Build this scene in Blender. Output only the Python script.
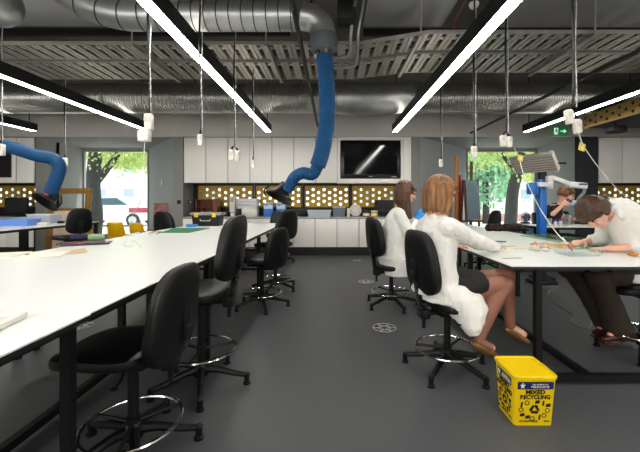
import bpy, bmesh, math, random
from mathutils import Vector, Matrix, Euler, noise
random.seed(7)
PI = math.pi
for o in list(bpy.data.objects): bpy.data.objects.remove(o)
S = bpy.context.scene
COL = S.collection

# ---------------------------------------------------------------- camera, world, exposure
F = 340.0; H = 1.3; VX, VY = 333.0, 200.0
cam_d = bpy.data.cameras.new('camera'); cam = bpy.data.objects.new('camera', cam_d); COL.objects.link(cam)
cam.location = (0, 0, H); cam.rotation_euler = (PI/2, 0, 0)
cam_d.sensor_width = 36; cam_d.lens = 36*F/640
cam_d.shift_x = -(VX-320)/640; cam_d.shift_y = -(226-VY)/640
cam_d.clip_start = .02; cam_d.clip_end = 300
S.camera = cam
S.view_settings.view_transform = 'Standard'; S.view_settings.look = 'None'
S.view_settings.exposure = 0.0; S.view_settings.gamma = 1; S.view_settings.use_curve_mapping = False
W = bpy.data.worlds.new('world'); S.world = W; W.use_nodes = True
W.node_tree.nodes['Background'].inputs[0].default_value = (0.92, 0.96, 1.0, 1)
W.node_tree.nodes['Background'].inputs[1].default_value = 3.2
sd = bpy.data.lights.new('sun', 'SUN'); sd.energy = 5.0; sd.angle = .05; sd.color = (1, .95, .85)
sun = bpy.data.objects.new('sun', sd); COL.objects.link(sun); sun.rotation_euler = (math.radians(-8), math.radians(48), 0); sun.location = (0, 0, 20)
LAMP = 30.0; FILL_UP = 4.0  # strip lamp strength, strength of the added upward glow
def fill_light(name, x, z, w, h, e):     # added soft fill in front of the solid rear wall, no window there
    d = bpy.data.lights.new(name, 'AREA'); d.shape = 'RECTANGLE'; d.size = w; d.size_y = h; d.energy = e; d.color = (1, .98, .95)
    o = bpy.data.objects.new(name, d); COL.objects.link(o); o.location = (x, -3.3, z); o.rotation_euler = (PI/2, 0, 0)
fill_light('rear_fill_left', -4.2, 1.9, 8.0, 1.9, 250)
fill_light('rear_fill_right', 6.2, 1.9, 4.2, 1.9, 135)      # added fill, right-hand panel

# ---------------------------------------------------------------- helpers
def lin(c):
    return tuple((v/255/12.92 if v/255 <= .04045 else ((v/255+.055)/1.055)**2.4) for v in c) + (1,)
def mat(name, rgb, rough=.5, metal=0, var=0, vscale=8, bump=0, bscale=60, emit=0, coat=0, stretch=None, trans=0, alpha=1, ior=1.45, spec=.5, rgb2=None):
    m = bpy.data.materials.new(name); m.use_nodes = True
    nt = m.node_tree; b = nt.nodes['Principled BSDF']
    c = lin(rgb)
    b.inputs['Base Color'].default_value = c
    b.inputs['Roughness'].default_value = rough; b.inputs['Metallic'].default_value = metal
    b.inputs['Coat Weight'].default_value = coat; b.inputs['Specular IOR Level'].default_value = spec
    b.inputs['Transmission Weight'].default_value = trans; b.inputs['Alpha'].default_value = alpha
    b.inputs['IOR'].default_value = ior
    tc = nt.nodes.new('ShaderNodeTexCoord'); mp = nt.nodes.new('ShaderNodeMapping')
    nt.links.new(tc.outputs['Object'], mp.inputs[0])
    if stretch: mp.inputs['Scale'].default_value = stretch
    if var or rgb2:
        n = nt.nodes.new('ShaderNodeTexNoise'); n.inputs['Scale'].default_value = vscale; n.inputs['Detail'].default_value = 4
        nt.links.new(mp.outputs[0], n.inputs[0])
        r = nt.nodes.new('ShaderNodeValToRGB')
        r.color_ramp.elements[0].position = .3; r.color_ramp.elements[1].position = .7
        c2 = lin(rgb2) if rgb2 else tuple(min(1, v*(1+var)) for v in c[:3])+(1,)
        c1 = c if rgb2 else tuple(v*(1-var) for v in c[:3])+(1,)
        r.color_ramp.elements[0].color = c1; r.color_ramp.elements[1].color = c2
        nt.links.new(n.outputs[0], r.inputs[0]); nt.links.new(r.outputs[0], b.inputs['Base Color'])
    if bump:
        n = nt.nodes.new('ShaderNodeTexNoise'); n.inputs['Scale'].default_value = bscale; n.inputs['Detail'].default_value = 3
        nt.links.new(mp.outputs[0], n.inputs[0])
        u = nt.nodes.new('ShaderNodeBump'); u.inputs['Strength'].default_value = bump; u.inputs['Distance'].default_value = .01
        nt.links.new(n.outputs[0], u.inputs['Height']); nt.links.new(u.outputs[0], b.inputs['Normal'])
    if emit:
        b.inputs['Emission Color'].default_value = c; b.inputs['Emission Strength'].default_value = emit
    return m
def glassmat(name, rgb, opacity=.1, rough=.03):
    m = bpy.data.materials.new(name); m.use_nodes = True; nt = m.node_tree
    nt.nodes.clear(); out = nt.nodes.new('ShaderNodeOutputMaterial')
    t = nt.nodes.new('ShaderNodeBsdfTransparent'); p = nt.nodes.new('ShaderNodeBsdfPrincipled'); mx = nt.nodes.new('ShaderNodeMixShader')
    p.inputs['Base Color'].default_value = lin(rgb); p.inputs['Roughness'].default_value = rough
    t.inputs[0].default_value = tuple(.5+.5*v for v in lin(rgb)[:3])+(1,)
    mx.inputs[0].default_value = opacity
    nt.links.new(t.outputs[0], mx.inputs[1]); nt.links.new(p.outputs[0], mx.inputs[2]); nt.links.new(mx.outputs[0], out.inputs[0])
    return m

def V(*a): return Vector(a if len(a) > 1 else a[0])
def P(px, py, z):      # point seen at a pixel and lying at height z
    y = (H-z)*F/(py-VY); return V((px-VX)/F*y, y, z)
def Q(px, py, y):      # point seen at a pixel at distance y
    return V((px-VX)/F*y, y, H-(py-VY)/F*y)

class MB:
    def __init__(s): s.v = []; s.f = []
    def add(s, vs, fs, M=None):
        n = len(s.v)
        s.v += [(M @ Vector(v)) if M else Vector(v) for v in vs]
        s.f += [tuple(i+n for i in f) for f in fs]; return s
    def box(s, c, d, rot=None, bev=0, seg=2):
        bm = bmesh.new(); bmesh.ops.create_cube(bm, size=1)
        bmesh.ops.scale(bm, vec=d, verts=bm.verts)
        if bev: bmesh.ops.bevel(bm, geom=bm.edges[:], offset=min(bev, min(d)*.49), segments=seg, profile=.5, affect='EDGES')
        M = Matrix.Translation(c) @ (Euler(rot).to_matrix().to_4x4() if rot else Matrix())
        bm.verts.index_update(); s.add([v.co for v in bm.verts], [[v.index for v in f.verts] for f in bm.faces], M); bm.free(); return s
    def bb(s, x0, x1, y0, y1, z0, z1, bev=0): return s.box(((x0+x1)/2, (y0+y1)/2, (z0+z1)/2), (abs(x1-x0), abs(y1-y0), abs(z1-z0)), bev=bev)
    def beam(s, p0, p1, w, h=None, bev=0):
        p0 = V(p0); p1 = V(p1); d = p1-p0; h = h or w
        z = d.normalized(); up = V(0, 0, 1) if abs(z.z) < .95 else V(0, 1, 0)
        x = up.cross(z).normalized(); y = z.cross(x)
        M = Matrix((x, y, z)).transposed().to_4x4(); M.translation = (p0+p1)/2
        t = MB(); t.box((0, 0, 0), (w, h, d.length), bev=bev); return s.add(t.v, t.f, M)
    def tube(s, pts, r, n=10, cap=True, rf=None):
        pts = [V(p) for p in pts]; m = len(pts); rs = r if isinstance(r, (list, tuple)) else [r]*m
        t0 = (pts[1]-pts[0]).normalized(); up = V(0, 0, 1) if abs(t0.z) < .9 else V(1, 0, 0)
        x = t0.cross(up).normalized(); vs = []
        for i, p in enumerate(pts):
            t = (pts[min(i+1, m-1)]-pts[max(i-1, 0)]).normalized()
            x = (x-t*x.dot(t)).normalized(); y = t.cross(x)
            for k in range(n):
                a = 2*PI*k/n; vs.append(p+(x*math.cos(a)+y*math.sin(a))*rs[i])
        fs = [(i*n+k, i*n+(k+1) % n, (i+1)*n+(k+1) % n, (i+1)*n+k) for i in range(m-1) for k in range(n)]
        if cap: fs += [tuple(range(n))[::-1], tuple((m-1)*n+k for k in range(n))]
        return s.add(vs, fs)
    def cyl(s, p0, p1, r, r1=None, n=16): return s.tube([p0, p1], [r, r if r1 is None else r1], n)
    def ring(s, c, R, r, n=40, m=8, M=None):
        vs = []; fs = []
        for i in range(n):
            a = 2*PI*i/n
            for k in range(m):
                b = 2*PI*k/m; q = R+r*math.cos(b); vs.append((c[0]+q*math.cos(a), c[1]+q*math.sin(a), c[2]+r*math.sin(b)))
        for i in range(n):
            for k in range(m): fs.append((i*m+k, ((i+1) % n)*m+k, ((i+1) % n)*m+(k+1) % m, i*m+(k+1) % m))
        return s.add(vs, fs, M)
    def lathe(s, prof, c=(0, 0, 0), n=24, M=None):
        vs = [(c[0]+r*math.cos(2*PI*k/n), c[1]+r*math.sin(2*PI*k/n), c[2]+z) for r, z in prof for k in range(n)]
        m = len(prof); fs = [(i*n+k, i*n+(k+1) % n, (i+1)*n+(k+1) % n, (i+1)*n+k) for i in range(m-1) for k in range(n)]
        fs += [tuple(range(n))[::-1], tuple((m-1)*n+k for k in range(n))]
        return s.add(vs, fs, M)
    def sell(s, c, d, e=.5, n=28, m=16, fn=None, M=None, e2=None):
        e2 = e if e2 is None else e2
        sp = lambda v, p: math.copysign(abs(v)**p, v); vs = []
        for j in range(m+1):
            ph = -PI/2+PI*j/m
            for k in range(n):
                th = 2*PI*k/n
                p = [d[0]*sp(math.cos(ph), e2)*sp(math.cos(th), e), d[1]*sp(math.cos(ph), e2)*sp(math.sin(th), e), d[2]*sp(math.sin(ph), e2)]
                if fn: p = fn(*p)
                vs.append((c[0]+p[0], c[1]+p[1], c[2]+p[2]))
        fs = [(j*n+k, j*n+(k+1) % n, (j+1)*n+(k+1) % n, (j+1)*n+k) for j in range(m) for k in range(n)]
        return s.add(vs, fs, M)
    def prism(s, poly, z0, z1, M=None):
        n = len(poly); vs = [(x, y, z0) for x, y in poly]+[(x, y, z1) for x, y in poly]
        fs = [tuple(range(n))[::-1], tuple(range(n, 2*n))]+[(k, (k+1) % n, n+(k+1) % n, n+k) for k in range(n)]
        return s.add(vs, fs, M)
    def quad(s, a, b, c, d): return s.add([a, b, c, d], [(0, 1, 2, 3)])
    def hull6(s, top, bot):     # closed solid between two same-length loops
        n = len(top); return s.add(list(bot)+list(top), [tuple(range(n))[::-1], tuple(range(n, 2*n))]+[(k, (k+1) % n, n+(k+1) % n, n+k) for k in range(n)])
    # body shapes (closed and overlapping, fused later)
    def rc(s, p0, p1, r0, r1=None, n=10):
        r1 = r0 if r1 is None else r1
        p0 = V(p0); p1 = V(p1); s.cyl(p0, p1, r0, r1, n); s.ell(p0, (r0,)*3, n=n, m=6); s.ell(p1, (r1,)*3, n=n, m=6); return s
    def ell(s, c, d, rot=None, n=16, m=10, M=None):
        T = Matrix.Translation(c) @ (Euler(rot).to_matrix().to_4x4() if rot else Matrix())
        t = MB(); t.sell((0, 0, 0), d, 1, n, m); return s.add(t.v, t.f, (M @ T) if M else T)
    def loft(s, secs, n=24):    # sections: centre, half-axis a, half-axis b
        vs = []; m = len(secs)
        for c, a, b in secs:
            for k in range(n):
                t = 2*PI*k/n; vs.append(V(c)+V(a)*math.cos(t)+V(b)*math.sin(t))
        fs = [(i*n+k, i*n+(k+1) % n, (i+1)*n+(k+1) % n, (i+1)*n+k) for i in range(m-1) for k in range(n)]
        fs += [tuple(range(n))[::-1], tuple((m-1)*n+k for k in range(n))]
        return s.add(vs, fs)
    def mesh(s, name, m, smooth=40, off=None):
        me = bpy.data.meshes.new(name)
        vs = [tuple(v-off) for v in s.v] if off is not None else [tuple(v) for v in s.v]
        me.from_pydata(vs, [], s.f); me.validate(); 
        bm = bmesh.new(); bm.from_mesh(me); bmesh.ops.remove_doubles(bm, verts=bm.verts, dist=1e-6)
        bmesh.ops.recalc_face_normals(bm, faces=bm.faces); bm.to_mesh(me); bm.free()
        if m: me.materials.append(m)
        if smooth:
            me.shade_smooth()
            try: me.set_sharp_from_angle(angle=math.radians(smooth))
            except Exception: pass
        return me
def tag(o, label=None, cat=None, group=None, kind=None):
    if label: o['label'] = label
    if cat: o['category'] = cat
    if group: o['group'] = group
    if kind: o['kind'] = kind
    return o
def thing(name, label, cat, loc=(0, 0, 0), rz=0, group=None, kind=None):
    o = bpy.data.objects.new(name, None); COL.objects.link(o); o.location = loc; o.rotation_euler = (0, 0, rz); o.empty_display_size = .1
    return tag(o, label, cat, group, kind)
def part(mb, name, m, parent, label=None, world=False, smooth=40, kind=None):
    off = V(parent.get('_w', parent.location)) if world else None
    if world and parent.parent: off = V(parent.parent.location)
    o = bpy.data.objects.new(name, mb.mesh(name, m, smooth, off)); COL.objects.link(o); o.parent = parent
    if label: o['label'] = label
    if kind: o['kind'] = kind
    return o
def solo(mb, name, m, label=None, cat=None, group=None, kind=None, smooth=40, rz=0):
    xs = [v.x for v in mb.v]; ys = [v.y for v in mb.v]; z = min(v.z for v in mb.v)
    off = V((min(xs)+max(xs))/2, (min(ys)+max(ys))/2, z)
    o = bpy.data.objects.new(name, mb.mesh(name, m, smooth, off)); COL.objects.link(o); o.location = off; o.rotation_euler = (0, 0, rz)
    return tag(o, label, cat, group, kind)
def struct(mb, name, m, smooth=30): return solo(mb, name, m, kind='structure', smooth=smooth)
def copy_tree(o, parent=None):
    c = o.copy(); COL.objects.link(c); c.parent = parent
    for ch in o.children: copy_tree(ch, c)
    return c
def spline(pts, n=8):
    pts = [V(p) for p in pts]; out = []
    e = [pts[0]*2-pts[1]]+pts+[pts[-1]*2-pts[-2]]
    for i in range(1, len(e)-2):
        p0, p1, p2, p3 = e[i-1:i+3]
        for k in range(n):
            t = k/n; out.append(.5*((2*p1)+(p2-p0)*t+(2*p0-5*p1+4*p2-p3)*t*t+(3*p1-p0-3*p2+p3)*t**3))
    out.append(pts[-1]); return out
def fused(mb, name, m, parent, voxel=.008, sm=3, wr=0, wscale=9, label=None, smooth_all=True):
    me = bpy.data.meshes.new('tmp'); me.from_pydata([tuple(v) for v in mb.v], [], mb.f); me.validate()
    o = bpy.data.objects.new('tmp', me); COL.objects.link(o)
    r = o.modifiers.new('r', 'REMESH'); r.mode = 'VOXEL'; r.voxel_size = voxel
    if sm: q = o.modifiers.new('s', 'SMOOTH'); q.iterations = sm; q.factor = .5
    dg = bpy.context.evaluated_depsgraph_get(); ev = o.evaluated_get(dg)
    me2 = bpy.data.meshes.new_from_object(ev); me2.name = name
    bpy.data.objects.remove(o); off = V(parent.location)
    ns = [v.normal.copy() for v in me2.vertices]
    for v, nn in zip(me2.vertices, ns):
        co = v.co
        if wr:
            q = V(co.x*1.6, co.y*1.6, co.z*.8)
            d = noise.noise(q*wscale)*.6+(1-abs(noise.noise(q*wscale*1.7+V(3, 1, 9))))**3*.55-.3
            co = co+nn*wr*d
        v.co = co-off
    me2.materials.clear(); me2.materials.append(m); me2.shade_smooth()
    o = bpy.data.objects.new(name, me2); COL.objects.link(o); o.parent = parent
    if label: o['label'] = label
    return o
_font_cache = {}
def text(txt, size, m, parent, name, loc, rot, label=None, align='CENTER', off=.0, bold=0, sx=1):
    c = bpy.data.curves.new('t', 'FONT'); c.body = txt; c.size = size; c.align_x = align; c.align_y = 'CENTER'; c.extrude = .0006; c.offset = bold
    o = bpy.data.objects.new('t', c); COL.objects.link(o)
    me = bpy.data.meshes.new_from_object(o.evaluated_get(bpy.context.evaluated_depsgraph_get())); me.name = name
    bpy.data.objects.remove(o); bpy.data.curves.remove(c)
    M = Matrix.Translation(loc) @ Euler(rot).to_matrix().to_4x4() @ Matrix.Diagonal((sx, 1, 1, 1)); me.transform(M)
    me.materials.clear(); me.materials.append(m)
    q = bpy.data.objects.new(name, me); COL.objects.link(q); q.parent = parent
    if label: q['label'] = label
    return q

# ---------------------------------------------------------------- materials
M_floor = mat('floor_vinyl', (80, 81, 84), .42, var=.10, vscale=70, bump=.04, bscale=200, spec=.35)
M_wall = mat('wall_grey', (206, 203, 196), .75, var=.02, vscale=2)
M_walld = mat('wall_dark_grey', (134, 134, 132), .75, var=.02, vscale=2)
M_wallb = mat('wall_blue_grey', (158, 164, 166), .75)
M_navy = mat('wall_charcoal', (43, 46, 52), .7)
M_ceil = mat('ceiling_concrete', (96, 92, 86), .9, var=.12, vscale=3, bump=.2, bscale=30)
M_panel = mat('ceiling_board', (150, 150, 150), .9, var=.07, vscale=120)
M_cab = mat('cabinet_white', (244, 241, 234), .4)
M_gap = mat('shadow_gap', (20, 20, 20), .8)
M_kick = mat('toe_kick', (22, 23, 25), .5)
M_bench = mat('bench_white', (238, 238, 236), .28, spec=.4)
M_edge = mat('bench_edge', (22, 22, 24), .5)
M_frame = mat('frame_black', (12, 12, 13), .5, spec=.3)
M_vinyl = mat('chair_vinyl', (15, 15, 16), .42, bump=.10, bscale=180, spec=.35)
M_plas = mat('black_plastic', (14, 14, 15), .45, spec=.35)
M_chrome = mat('chrome', (215, 215, 215), .12, 1)
M_steel = mat('galvanised', (168, 170, 168), .38, .9, var=.12, vscale=6)
M_foil = mat('duct_foil', (178, 178, 172), .3, .95, var=.1, vscale=5, bump=.3, bscale=14)
M_tray = mat('tray_metal', (160, 158, 148), .5, .6, var=.1, vscale=10)
M_hose = mat('hose_blue', (20, 74, 118), .55, spec=.3)
M_gold = mat('gold_screen', (176, 142, 44), .45, .15, var=.12, vscale=5)
M_sock = mat('socket_white', (226, 222, 212), .4)
M_yel = mat('yellow', (246, 196, 20), .4)
M_biny = mat('bin_yellow', (238, 202, 2), .38)
M_glass = glassmat('window_glass', (235, 245, 245), .06)
M_black = mat('deep_black', (12, 12, 13), .5)
M_blk_in = mat('splash_black', (16, 16, 18), .35)
M_coat = mat('lab_coat', (232, 230, 224), .85, bump=.25, bscale=30)
M_skin = mat('skin', (226, 172, 148), .5, var=.05, vscale=20)
M_skin2 = mat('skin_stocking', (142, 94, 76), .5, var=.06, vscale=12)
M_wood = mat('wood_light', (176, 122, 70), .5, var=.2, vscale=5, stretch=(1, 1, 8))
M_wood2 = mat('wood_red', (118, 58, 26), .45, var=.25, vscale=6, stretch=(6, 1, 1))
M_paper = mat('paper', (238, 232, 218), .8)
M_lampw = mat('lamp_diffuser', (255, 252, 244), .5, emit=LAMP)
M_fillup = mat('added_uplight', (255, 250, 240), .5, emit=FILL_UP)
M_lampb = mat('lamp_housing', (14, 14, 15), .5)
M_rope = mat('cord_black', (34, 33, 32), .6)
M_chain = mat('chain', (200, 200, 196), .4, .5)

# ---------------------------------------------------------------- room shell
XL, XR, YB, ZC = -9.0, 8.6, -3.4, 3.95
struct(MB().bb(XL, XR, YB, 9.6, -.1, 0), 'floor', M_floor)
struct(MB().bb(XL, XR, YB, 8.6, ZC, ZC+.1), 'ceiling', M_ceil)
struct(MB().bb(XL-.1, XL, YB, 8.6, 0, ZC), 'wall_left', M_wall)
struct(MB().bb(XR, XR+.1, YB, 8.6, 0, ZC), 'wall_right', M_wall)
struct(MB().bb(XL-.1, XR+.1, YB-.1, YB, 0, ZC), 'wall_rear', M_wall)
ZB = 2.79     # underside of the bulkhead
struct(MB().bb(XL, XR, 8.0, 8.6, ZB, ZC), 'wall_back_bulkhead', M_wall)
# middle block: piers + wall with the screen opening
w = MB(); w.bb(-3.76, -3.53, 8.0, 8.7, 0, ZB); w.bb(1.84, 2.05, 8.0, 8.7, 0, ZB)
struct(w, 'wall_back_piers', M_walld)
NZ0, NZ1 = 1.09, 1.69
def niche(x0, x1, nm):
    w = MB(); w.bb(x0, x1, 8.6, 8.7, 0, NZ0); w.bb(x0, x1, 8.6, 8.7, NZ1, ZB+.02)
    return struct(w, nm, M_blk_in)
niche(-3.53, 1.84, 'wall_back_niche'); niche(-9, -7.0, 'wall_left_niche'); niche(6.23, 8.6, 'wall_right_niche')
struct(MB().bb(5.71, 6.23, 7.99, 8.7, 0, ZB), 'wall_back_column', M_navy)
# alcoves
def alcove(x0, x1, wx0, wx1, nm, ml, mr):
    t = .1; tl = .015 if x0 == wx0 else t; tr = .015 if x1 == wx1 else t
    struct(MB().hull6([(x0, 8.0, ZB), (wx0, 9.5, ZB), (wx0-tl, 9.5, ZB), (x0-tl, 8.6, ZB)][::-1], [(x0, 8.0, 0), (wx0, 9.5, 0), (wx0-tl, 9.5, 0), (x0-tl, 8.6, 0)][::-1]), 'wall_%s_reveal_left' % nm, ml)
    struct(MB().hull6([(x1, 8.0, ZB), (x1+t, 8.6, ZB), (wx1+t, 9.5, ZB), (wx1, 9.5, ZB)], [(x1, 8.0, 0), (x1+t, 8.6, 0), (wx1+t, 9.5, 0), (wx1, 9.5, 0)]), 'wall_%s_reveal_right' % nm, mr)
    struct(MB().hull6([(x0, 8.03, ZB+.1), (x1, 8.03, ZB+.1), (wx1+t, 9.6, ZB+.1), (wx0-t, 9.6, ZB+.1)], [(x0, 8.03, ZB-.004), (x1, 8.03, ZB-.004), (wx1+t, 9.6, 2.74), (wx0-t, 9.6, 2.74)]), 'ceiling_%s_alcove' % nm, M_walld)
    w = MB(); w.bb(wx0-t, wx1+t, 9.5, 9.6, 0, .30); w.bb(wx0-t, wx1+t, 9.5, 9.6, 2.70, 2.85)
    struct(w, 'wall_%s_window' % nm, M_wallb)
alcove(-7.0, -3.76, -7.0, -5.14, 'left', M_walld, M_wallb)
alcove(2.05, 5.69, 3.72, 5.69, 'right', M_wallb, M_walld)
def window(n, x0, x1, z0, z1, y, mull):
    t = thing('window_%d' % n, None, None, ((x0+x1)/2, y, z0), kind='structure')
    f = MB(); w = .05
    f.bb(x0, x1, y-.04, y+.03, z1-w, z1); f.bb(x0, x1, y-.04, y+.03, z0, z0+w)
    for x in [x0, x1-w]+mull: f.bb(x, x+w, y-.04, y+.03, z0+w, z1-w)
    part(f, 'window_frame', M_walld, t, world=True)
    part(MB().bb(x0+w, x1-w, y-.005, y+.005, z0+w, z1-w), 'pane', M_glass, t, world=True)
window(1, -7.0, -5.14, .30, 2.70, 9.54, [])
window(2, 3.72, 5.69, .30, 2.70, 9.54, [])

# gold perforated screens with real round holes
def perforated(x0, x1, z0, z1, y, pitch=.147, r=.036):
    mb = MB(); nc = max(1, round((x1-x0)/pitch)); pw = (x1-x0)/nc; N = 12
    for c in range(nc):
        xa = x0+c*pw; xb = xa+pw; z = z0-(pitch/2 if c % 2 else 0)
        while z < z1-1e-6:
            za, zb = max(z, z0), min(z+pitch, z1); cx = (xa+xb)/2; cz = z+pitch/2
            if cz-r > za-1e-6 and cz+r < zb+1e-6:
                vs = []
                for k in range(N):
                    a = 2*PI*(k+.5)/N; ca, sa = math.cos(a), math.sin(a); vs.append((cx+r*ca, y, cz+r*sa))
                for k in range(N):
                    a = 2*PI*(k+.5)/N; ca, sa = math.cos(a), math.sin(a); q = max(abs(ca)/(pw/2), abs(sa)/(pitch/2)); vs.append((cx+math.copysign(pw/2, ca), y, cz+math.copysign(pitch/2, sa)) if k % 3 == 1 else (cx+ca/q, y, cz+sa/q))
                fs = [(k, (k+1) % N, N+(k+1) % N, N+k) for k in range(N)]
                mb.add(vs, fs)
            elif zb-za > .005: mb.add([(xa, y, za), (xb, y, za), (xb, y, zb), (xa, y, zb)], [(0, 1, 2, 3)])
            z += pitch
    return mb
def screen(n, x0, x1):
    t = tag(thing('perforated_screen', ['gold perforated screen at the left end of the splashback, behind the wooden pigeonhole rack', 'gold perforated screen behind the blue boxes and the black extraction hood',
            'gold perforated screen above the clear tubs on the counter', 'gold perforated screen under the television, beside the computer monitor', 'gold perforated screen behind the far left monitor and desk phone',
            'gold perforated screen in the niche at the right edge of the photo'][n], 'screen', ((x0+x1)/2, 8.56, NZ0+.02), group='gold perforated splashback screens'))
    o = part(perforated(x0, x1, NZ0+.03, NZ1-.03, 8.575), 'sheet', M_gold, t, world=True, smooth=0)
    f = MB(); f.bb(x0-.03, x1+.03, 8.545, 8.60, NZ1-.03, NZ1); f.bb(x0-.03, x1+.03, 8.545, 8.60, NZ0, NZ0+.03); f.bb(x0-.03, x0, 8.545, 8.6, NZ0, NZ1); f.bb(x1, x1+.03, 8.545, 8.6, NZ0, NZ1)
    part(f, 'screen_frame', M_black, t, world=True)
SC = [(-3.40, -2.02), (-1.94, -.80), (-.71, .40), (.48, 1.55), (-8.6, -7.12), (6.33, 8.2)]
for i, (a, b) in enumerate(SC): screen(i, a, b)
for i, (a, b) in enumerate([(-3.53, 1.84), (-9, -7.0), (6.23, 8.6)]):
    t = thing('window_%d' % (i+3), None, None, ((a+b)/2, 8.65, NZ0), kind='structure')
    f = MB()
    for j, (x0, x1) in enumerate(SC[:4]):
        if i == 0: f.bb(x1+.03, (SC[j+1][0] if j < 3 else b+.03)-.03, 8.605, 8.69, NZ0, NZ1)
    if i == 0: f.bb(a, SC[0][0]-.03, 8.605, 8.69, NZ0, NZ1)
    if i == 1: f.bb(a, -8.63, 8.605, 8.69, NZ0, NZ1); f.bb(-7.09, b, 8.605, 8.69, NZ0, NZ1)
    if i == 2: f.bb(a, 6.3, 8.605, 8.69, NZ0, NZ1); f.bb(8.23, b, 8.605, 8.69, NZ0, NZ1)
    part(f, 'window_frame', M_black, t, world=True)
    part(MB().bb(a, b, 8.692, 8.70, NZ0, NZ1), 'pane', M_glass, t, world=True)

# ceiling boards
for i, (x0, x1, y1) in enumerate([(-6.4, -1.75, 4.7), (.42, 1.5, 4.7), (2.3, 7.6, 4.72)]):
    solo(MB().bb(x0, x1, -2.5, y1, 3.70, 3.74), 'ceiling_board', M_panel, ['speckled grey acoustic ceiling board above the left benches', 'narrow speckled grey acoustic ceiling board beside the steel conduits, left of the long lamp',
        'speckled grey acoustic ceiling board above the right bench'][i], 'ceiling board', 'acoustic ceiling boards')
for i, (x0, x1) in enumerate([(-6.4, -.6), (.42, 7.6)]):
    solo(MB().bb(x0, x1, 4.75, 4.82, 3.62, 3.70), 'ceiling_rail', M_frame, ['black ceiling rail behind the left acoustic board', 'black ceiling rail behind the right acoustic boards'][i], 'rail')

# ---------------------------------------------------------------- cabinets
def cab_door(x0, x1, z0, z1, y, parent, handle=None):
    d = part(MB().bb(x0+.006, x1-.006, y-.022, y, z0+.004, z1-.004, bev=.002), 'door', M_cab, parent, world=True)
    return d
XD = [-3.50+.525*k for k in range(8)]    # left edges of the upper doors
XD = [(95/4+160+22*k-VX)/F*8 for k in range(8)]
def upper(x0, x1, label, grp='upper cabinets over the counter'):
    t = thing('wall_cabinet', label, 'cabinet', ((x0+x1)/2, 8.3, 1.70), group=grp)
    part(MB().bb(x0, x1, 8.024, 8.545, 1.70, 2.78), 'cabinet_body', M_gap, t, world=True)
    cab_door(x0, x1, 1.70, 2.775, 8.022, t)
    if 'dark glass' in label: part(MB().bb(-8.4, -7.56, 7.96, 7.999, 1.83, 2.68), 'glass_front', M_blk_in, t, 'dark glass front', world=True)
    return t
names = ['at the far left end, beside the grey pier', 'second from the grey left pier, above the pigeonhole rack', 'third from the grey left pier', 'fourth from the grey left pier, above the white printer box',
         'fifth from the grey left pier, above the blue boxes', 'sixth from the grey left pier, behind the blue hose', 'just left of the television panel']
for k in range(7): upper(XD[k], XD[k+1] if k < 6 else .10, 'white wall cabinet door, '+names[k])
t = thing('television_surround', 'white panel framing the television above the counter', 'panel', (.97, 8.3, 1.70))
f = MB(); f.bb(.10, 1.655, 8.0, 8.54, 1.70, 1.80); f.bb(.10, 1.655, 8.0, 8.54, 2.71, 2.78); f.bb(.10, .17, 8.0, 8.54, 1.80, 2.71); f.bb(1.60, 1.655, 8.0, 8.54, 1.80, 2.71)
part(f, 'panel', M_cab, t, world=True); part(MB().bb(.17, 1.60, 8.12, 8.54, 1.80, 2.71), 'recess', M_gap, t, world=True)
part(MB().bb(1.665, 1.835, 8.0, 8.54, 1.70, 2.78), 'end_panel', M_cab, t, world=True)
t = thing('television', 'large black flat screen television set in the white wall panel', 'television', (.885, 8.03, 1.82))
part(MB().bb(.19, 1.58, 7.985, 8.10, 1.815, 2.695, bev=.01), 'casing', mat('tv_bezel', (10, 10, 11), .25), t, world=True)
part(MB().bb(.26, 1.51, 7.982, 7.988, 1.90, 2.64), 'screen', mat('tv_screen', (9, 9, 12), .07, spec=.5), t, world=True)
part(MB().bb(.84, .93, 7.981, 7.986, 1.845, 1.858), 'badge', M_steel, t, world=True)
part(MB().bb(1.36, 1.5, 7.981, 7.986, 1.84, 1.85), 'badge', M_steel, t, world=True)
for x0, x1, lab in [(-8.5, -7.46, 'white wall cabinet with a dark glass front at the left edge of the photo'), (-7.45, -7.03, 'white wall cabinet beside the left alcove, above the desk phone')]: tc_ = upper(x0, x1, lab)
for k in range(4): upper(6.25+.56*k, 6.25+.56*(k+1), 'white wall cabinet '+['beside the charcoal column', 'second from the charcoal column', 'third from the charcoal column, at the right edge', 'fourth from the charcoal column'][k])
def lower(x0, x1, label):
    t = thing('base_cabinet', label, 'cabinet', ((x0+x1)/2, 8.3, 0), group='base cabinets under the counter')
    part(MB().bb(x0, x1, 8.0, 8.58, .0, .86), 'cabinet_body', M_gap, t, world=True)
    part(MB().bb(x0, x1, 7.985, 8.0, 0, .17), 'toe_kick', M_kick, t, world=True)
    d = cab_door(x0, x1, .19, .86, 8.0, t)
    c = (x0+x1)/2
    part(MB().tube([(c-.03, 7.978, .80), (c-.02, 7.966, .80), (c+.02, 7.966, .80), (c+.03, 7.978, .80)], .004, 6), 'handle', M_steel, d, world=True)
XLo = [(293.5+22*k-VX)/F*8 for k in range(-5, 6)]
LN = ['left of the near chairs, under the white rack', 'under the clear drawers', 'under the white printer box', 'behind the blue boxes, seen past the chairs', 'behind the tall chair backs',
      'right of the chair backs', 'left of the clear tub, near the middle of the aisle', 'under the clear yellow-filled tub', 'under the lidded tub', 'under the round dish', 'under the computer monitor']
xs = [-3.5]+[x for x in XLo if x > -3.4]+[1.83]
xs = [-3.52+.5195*k for k in range(4)]
xs = [(183+22.0*k-VX)/F*8 for k in range(10)]+[1.83]
for k in range(len(xs)-1): lower(xs[k], xs[k+1], 'white base cabinet '+(['beside the left grey pier, behind the tool case']+LN)[k])
for k in range(3): lower(-8.98+.65*k, -8.98+.65*(k+1), 'white base cabinet in the far left corner '+['at the wall', 'in the middle', 'beside the left alcove'][k])
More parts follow.
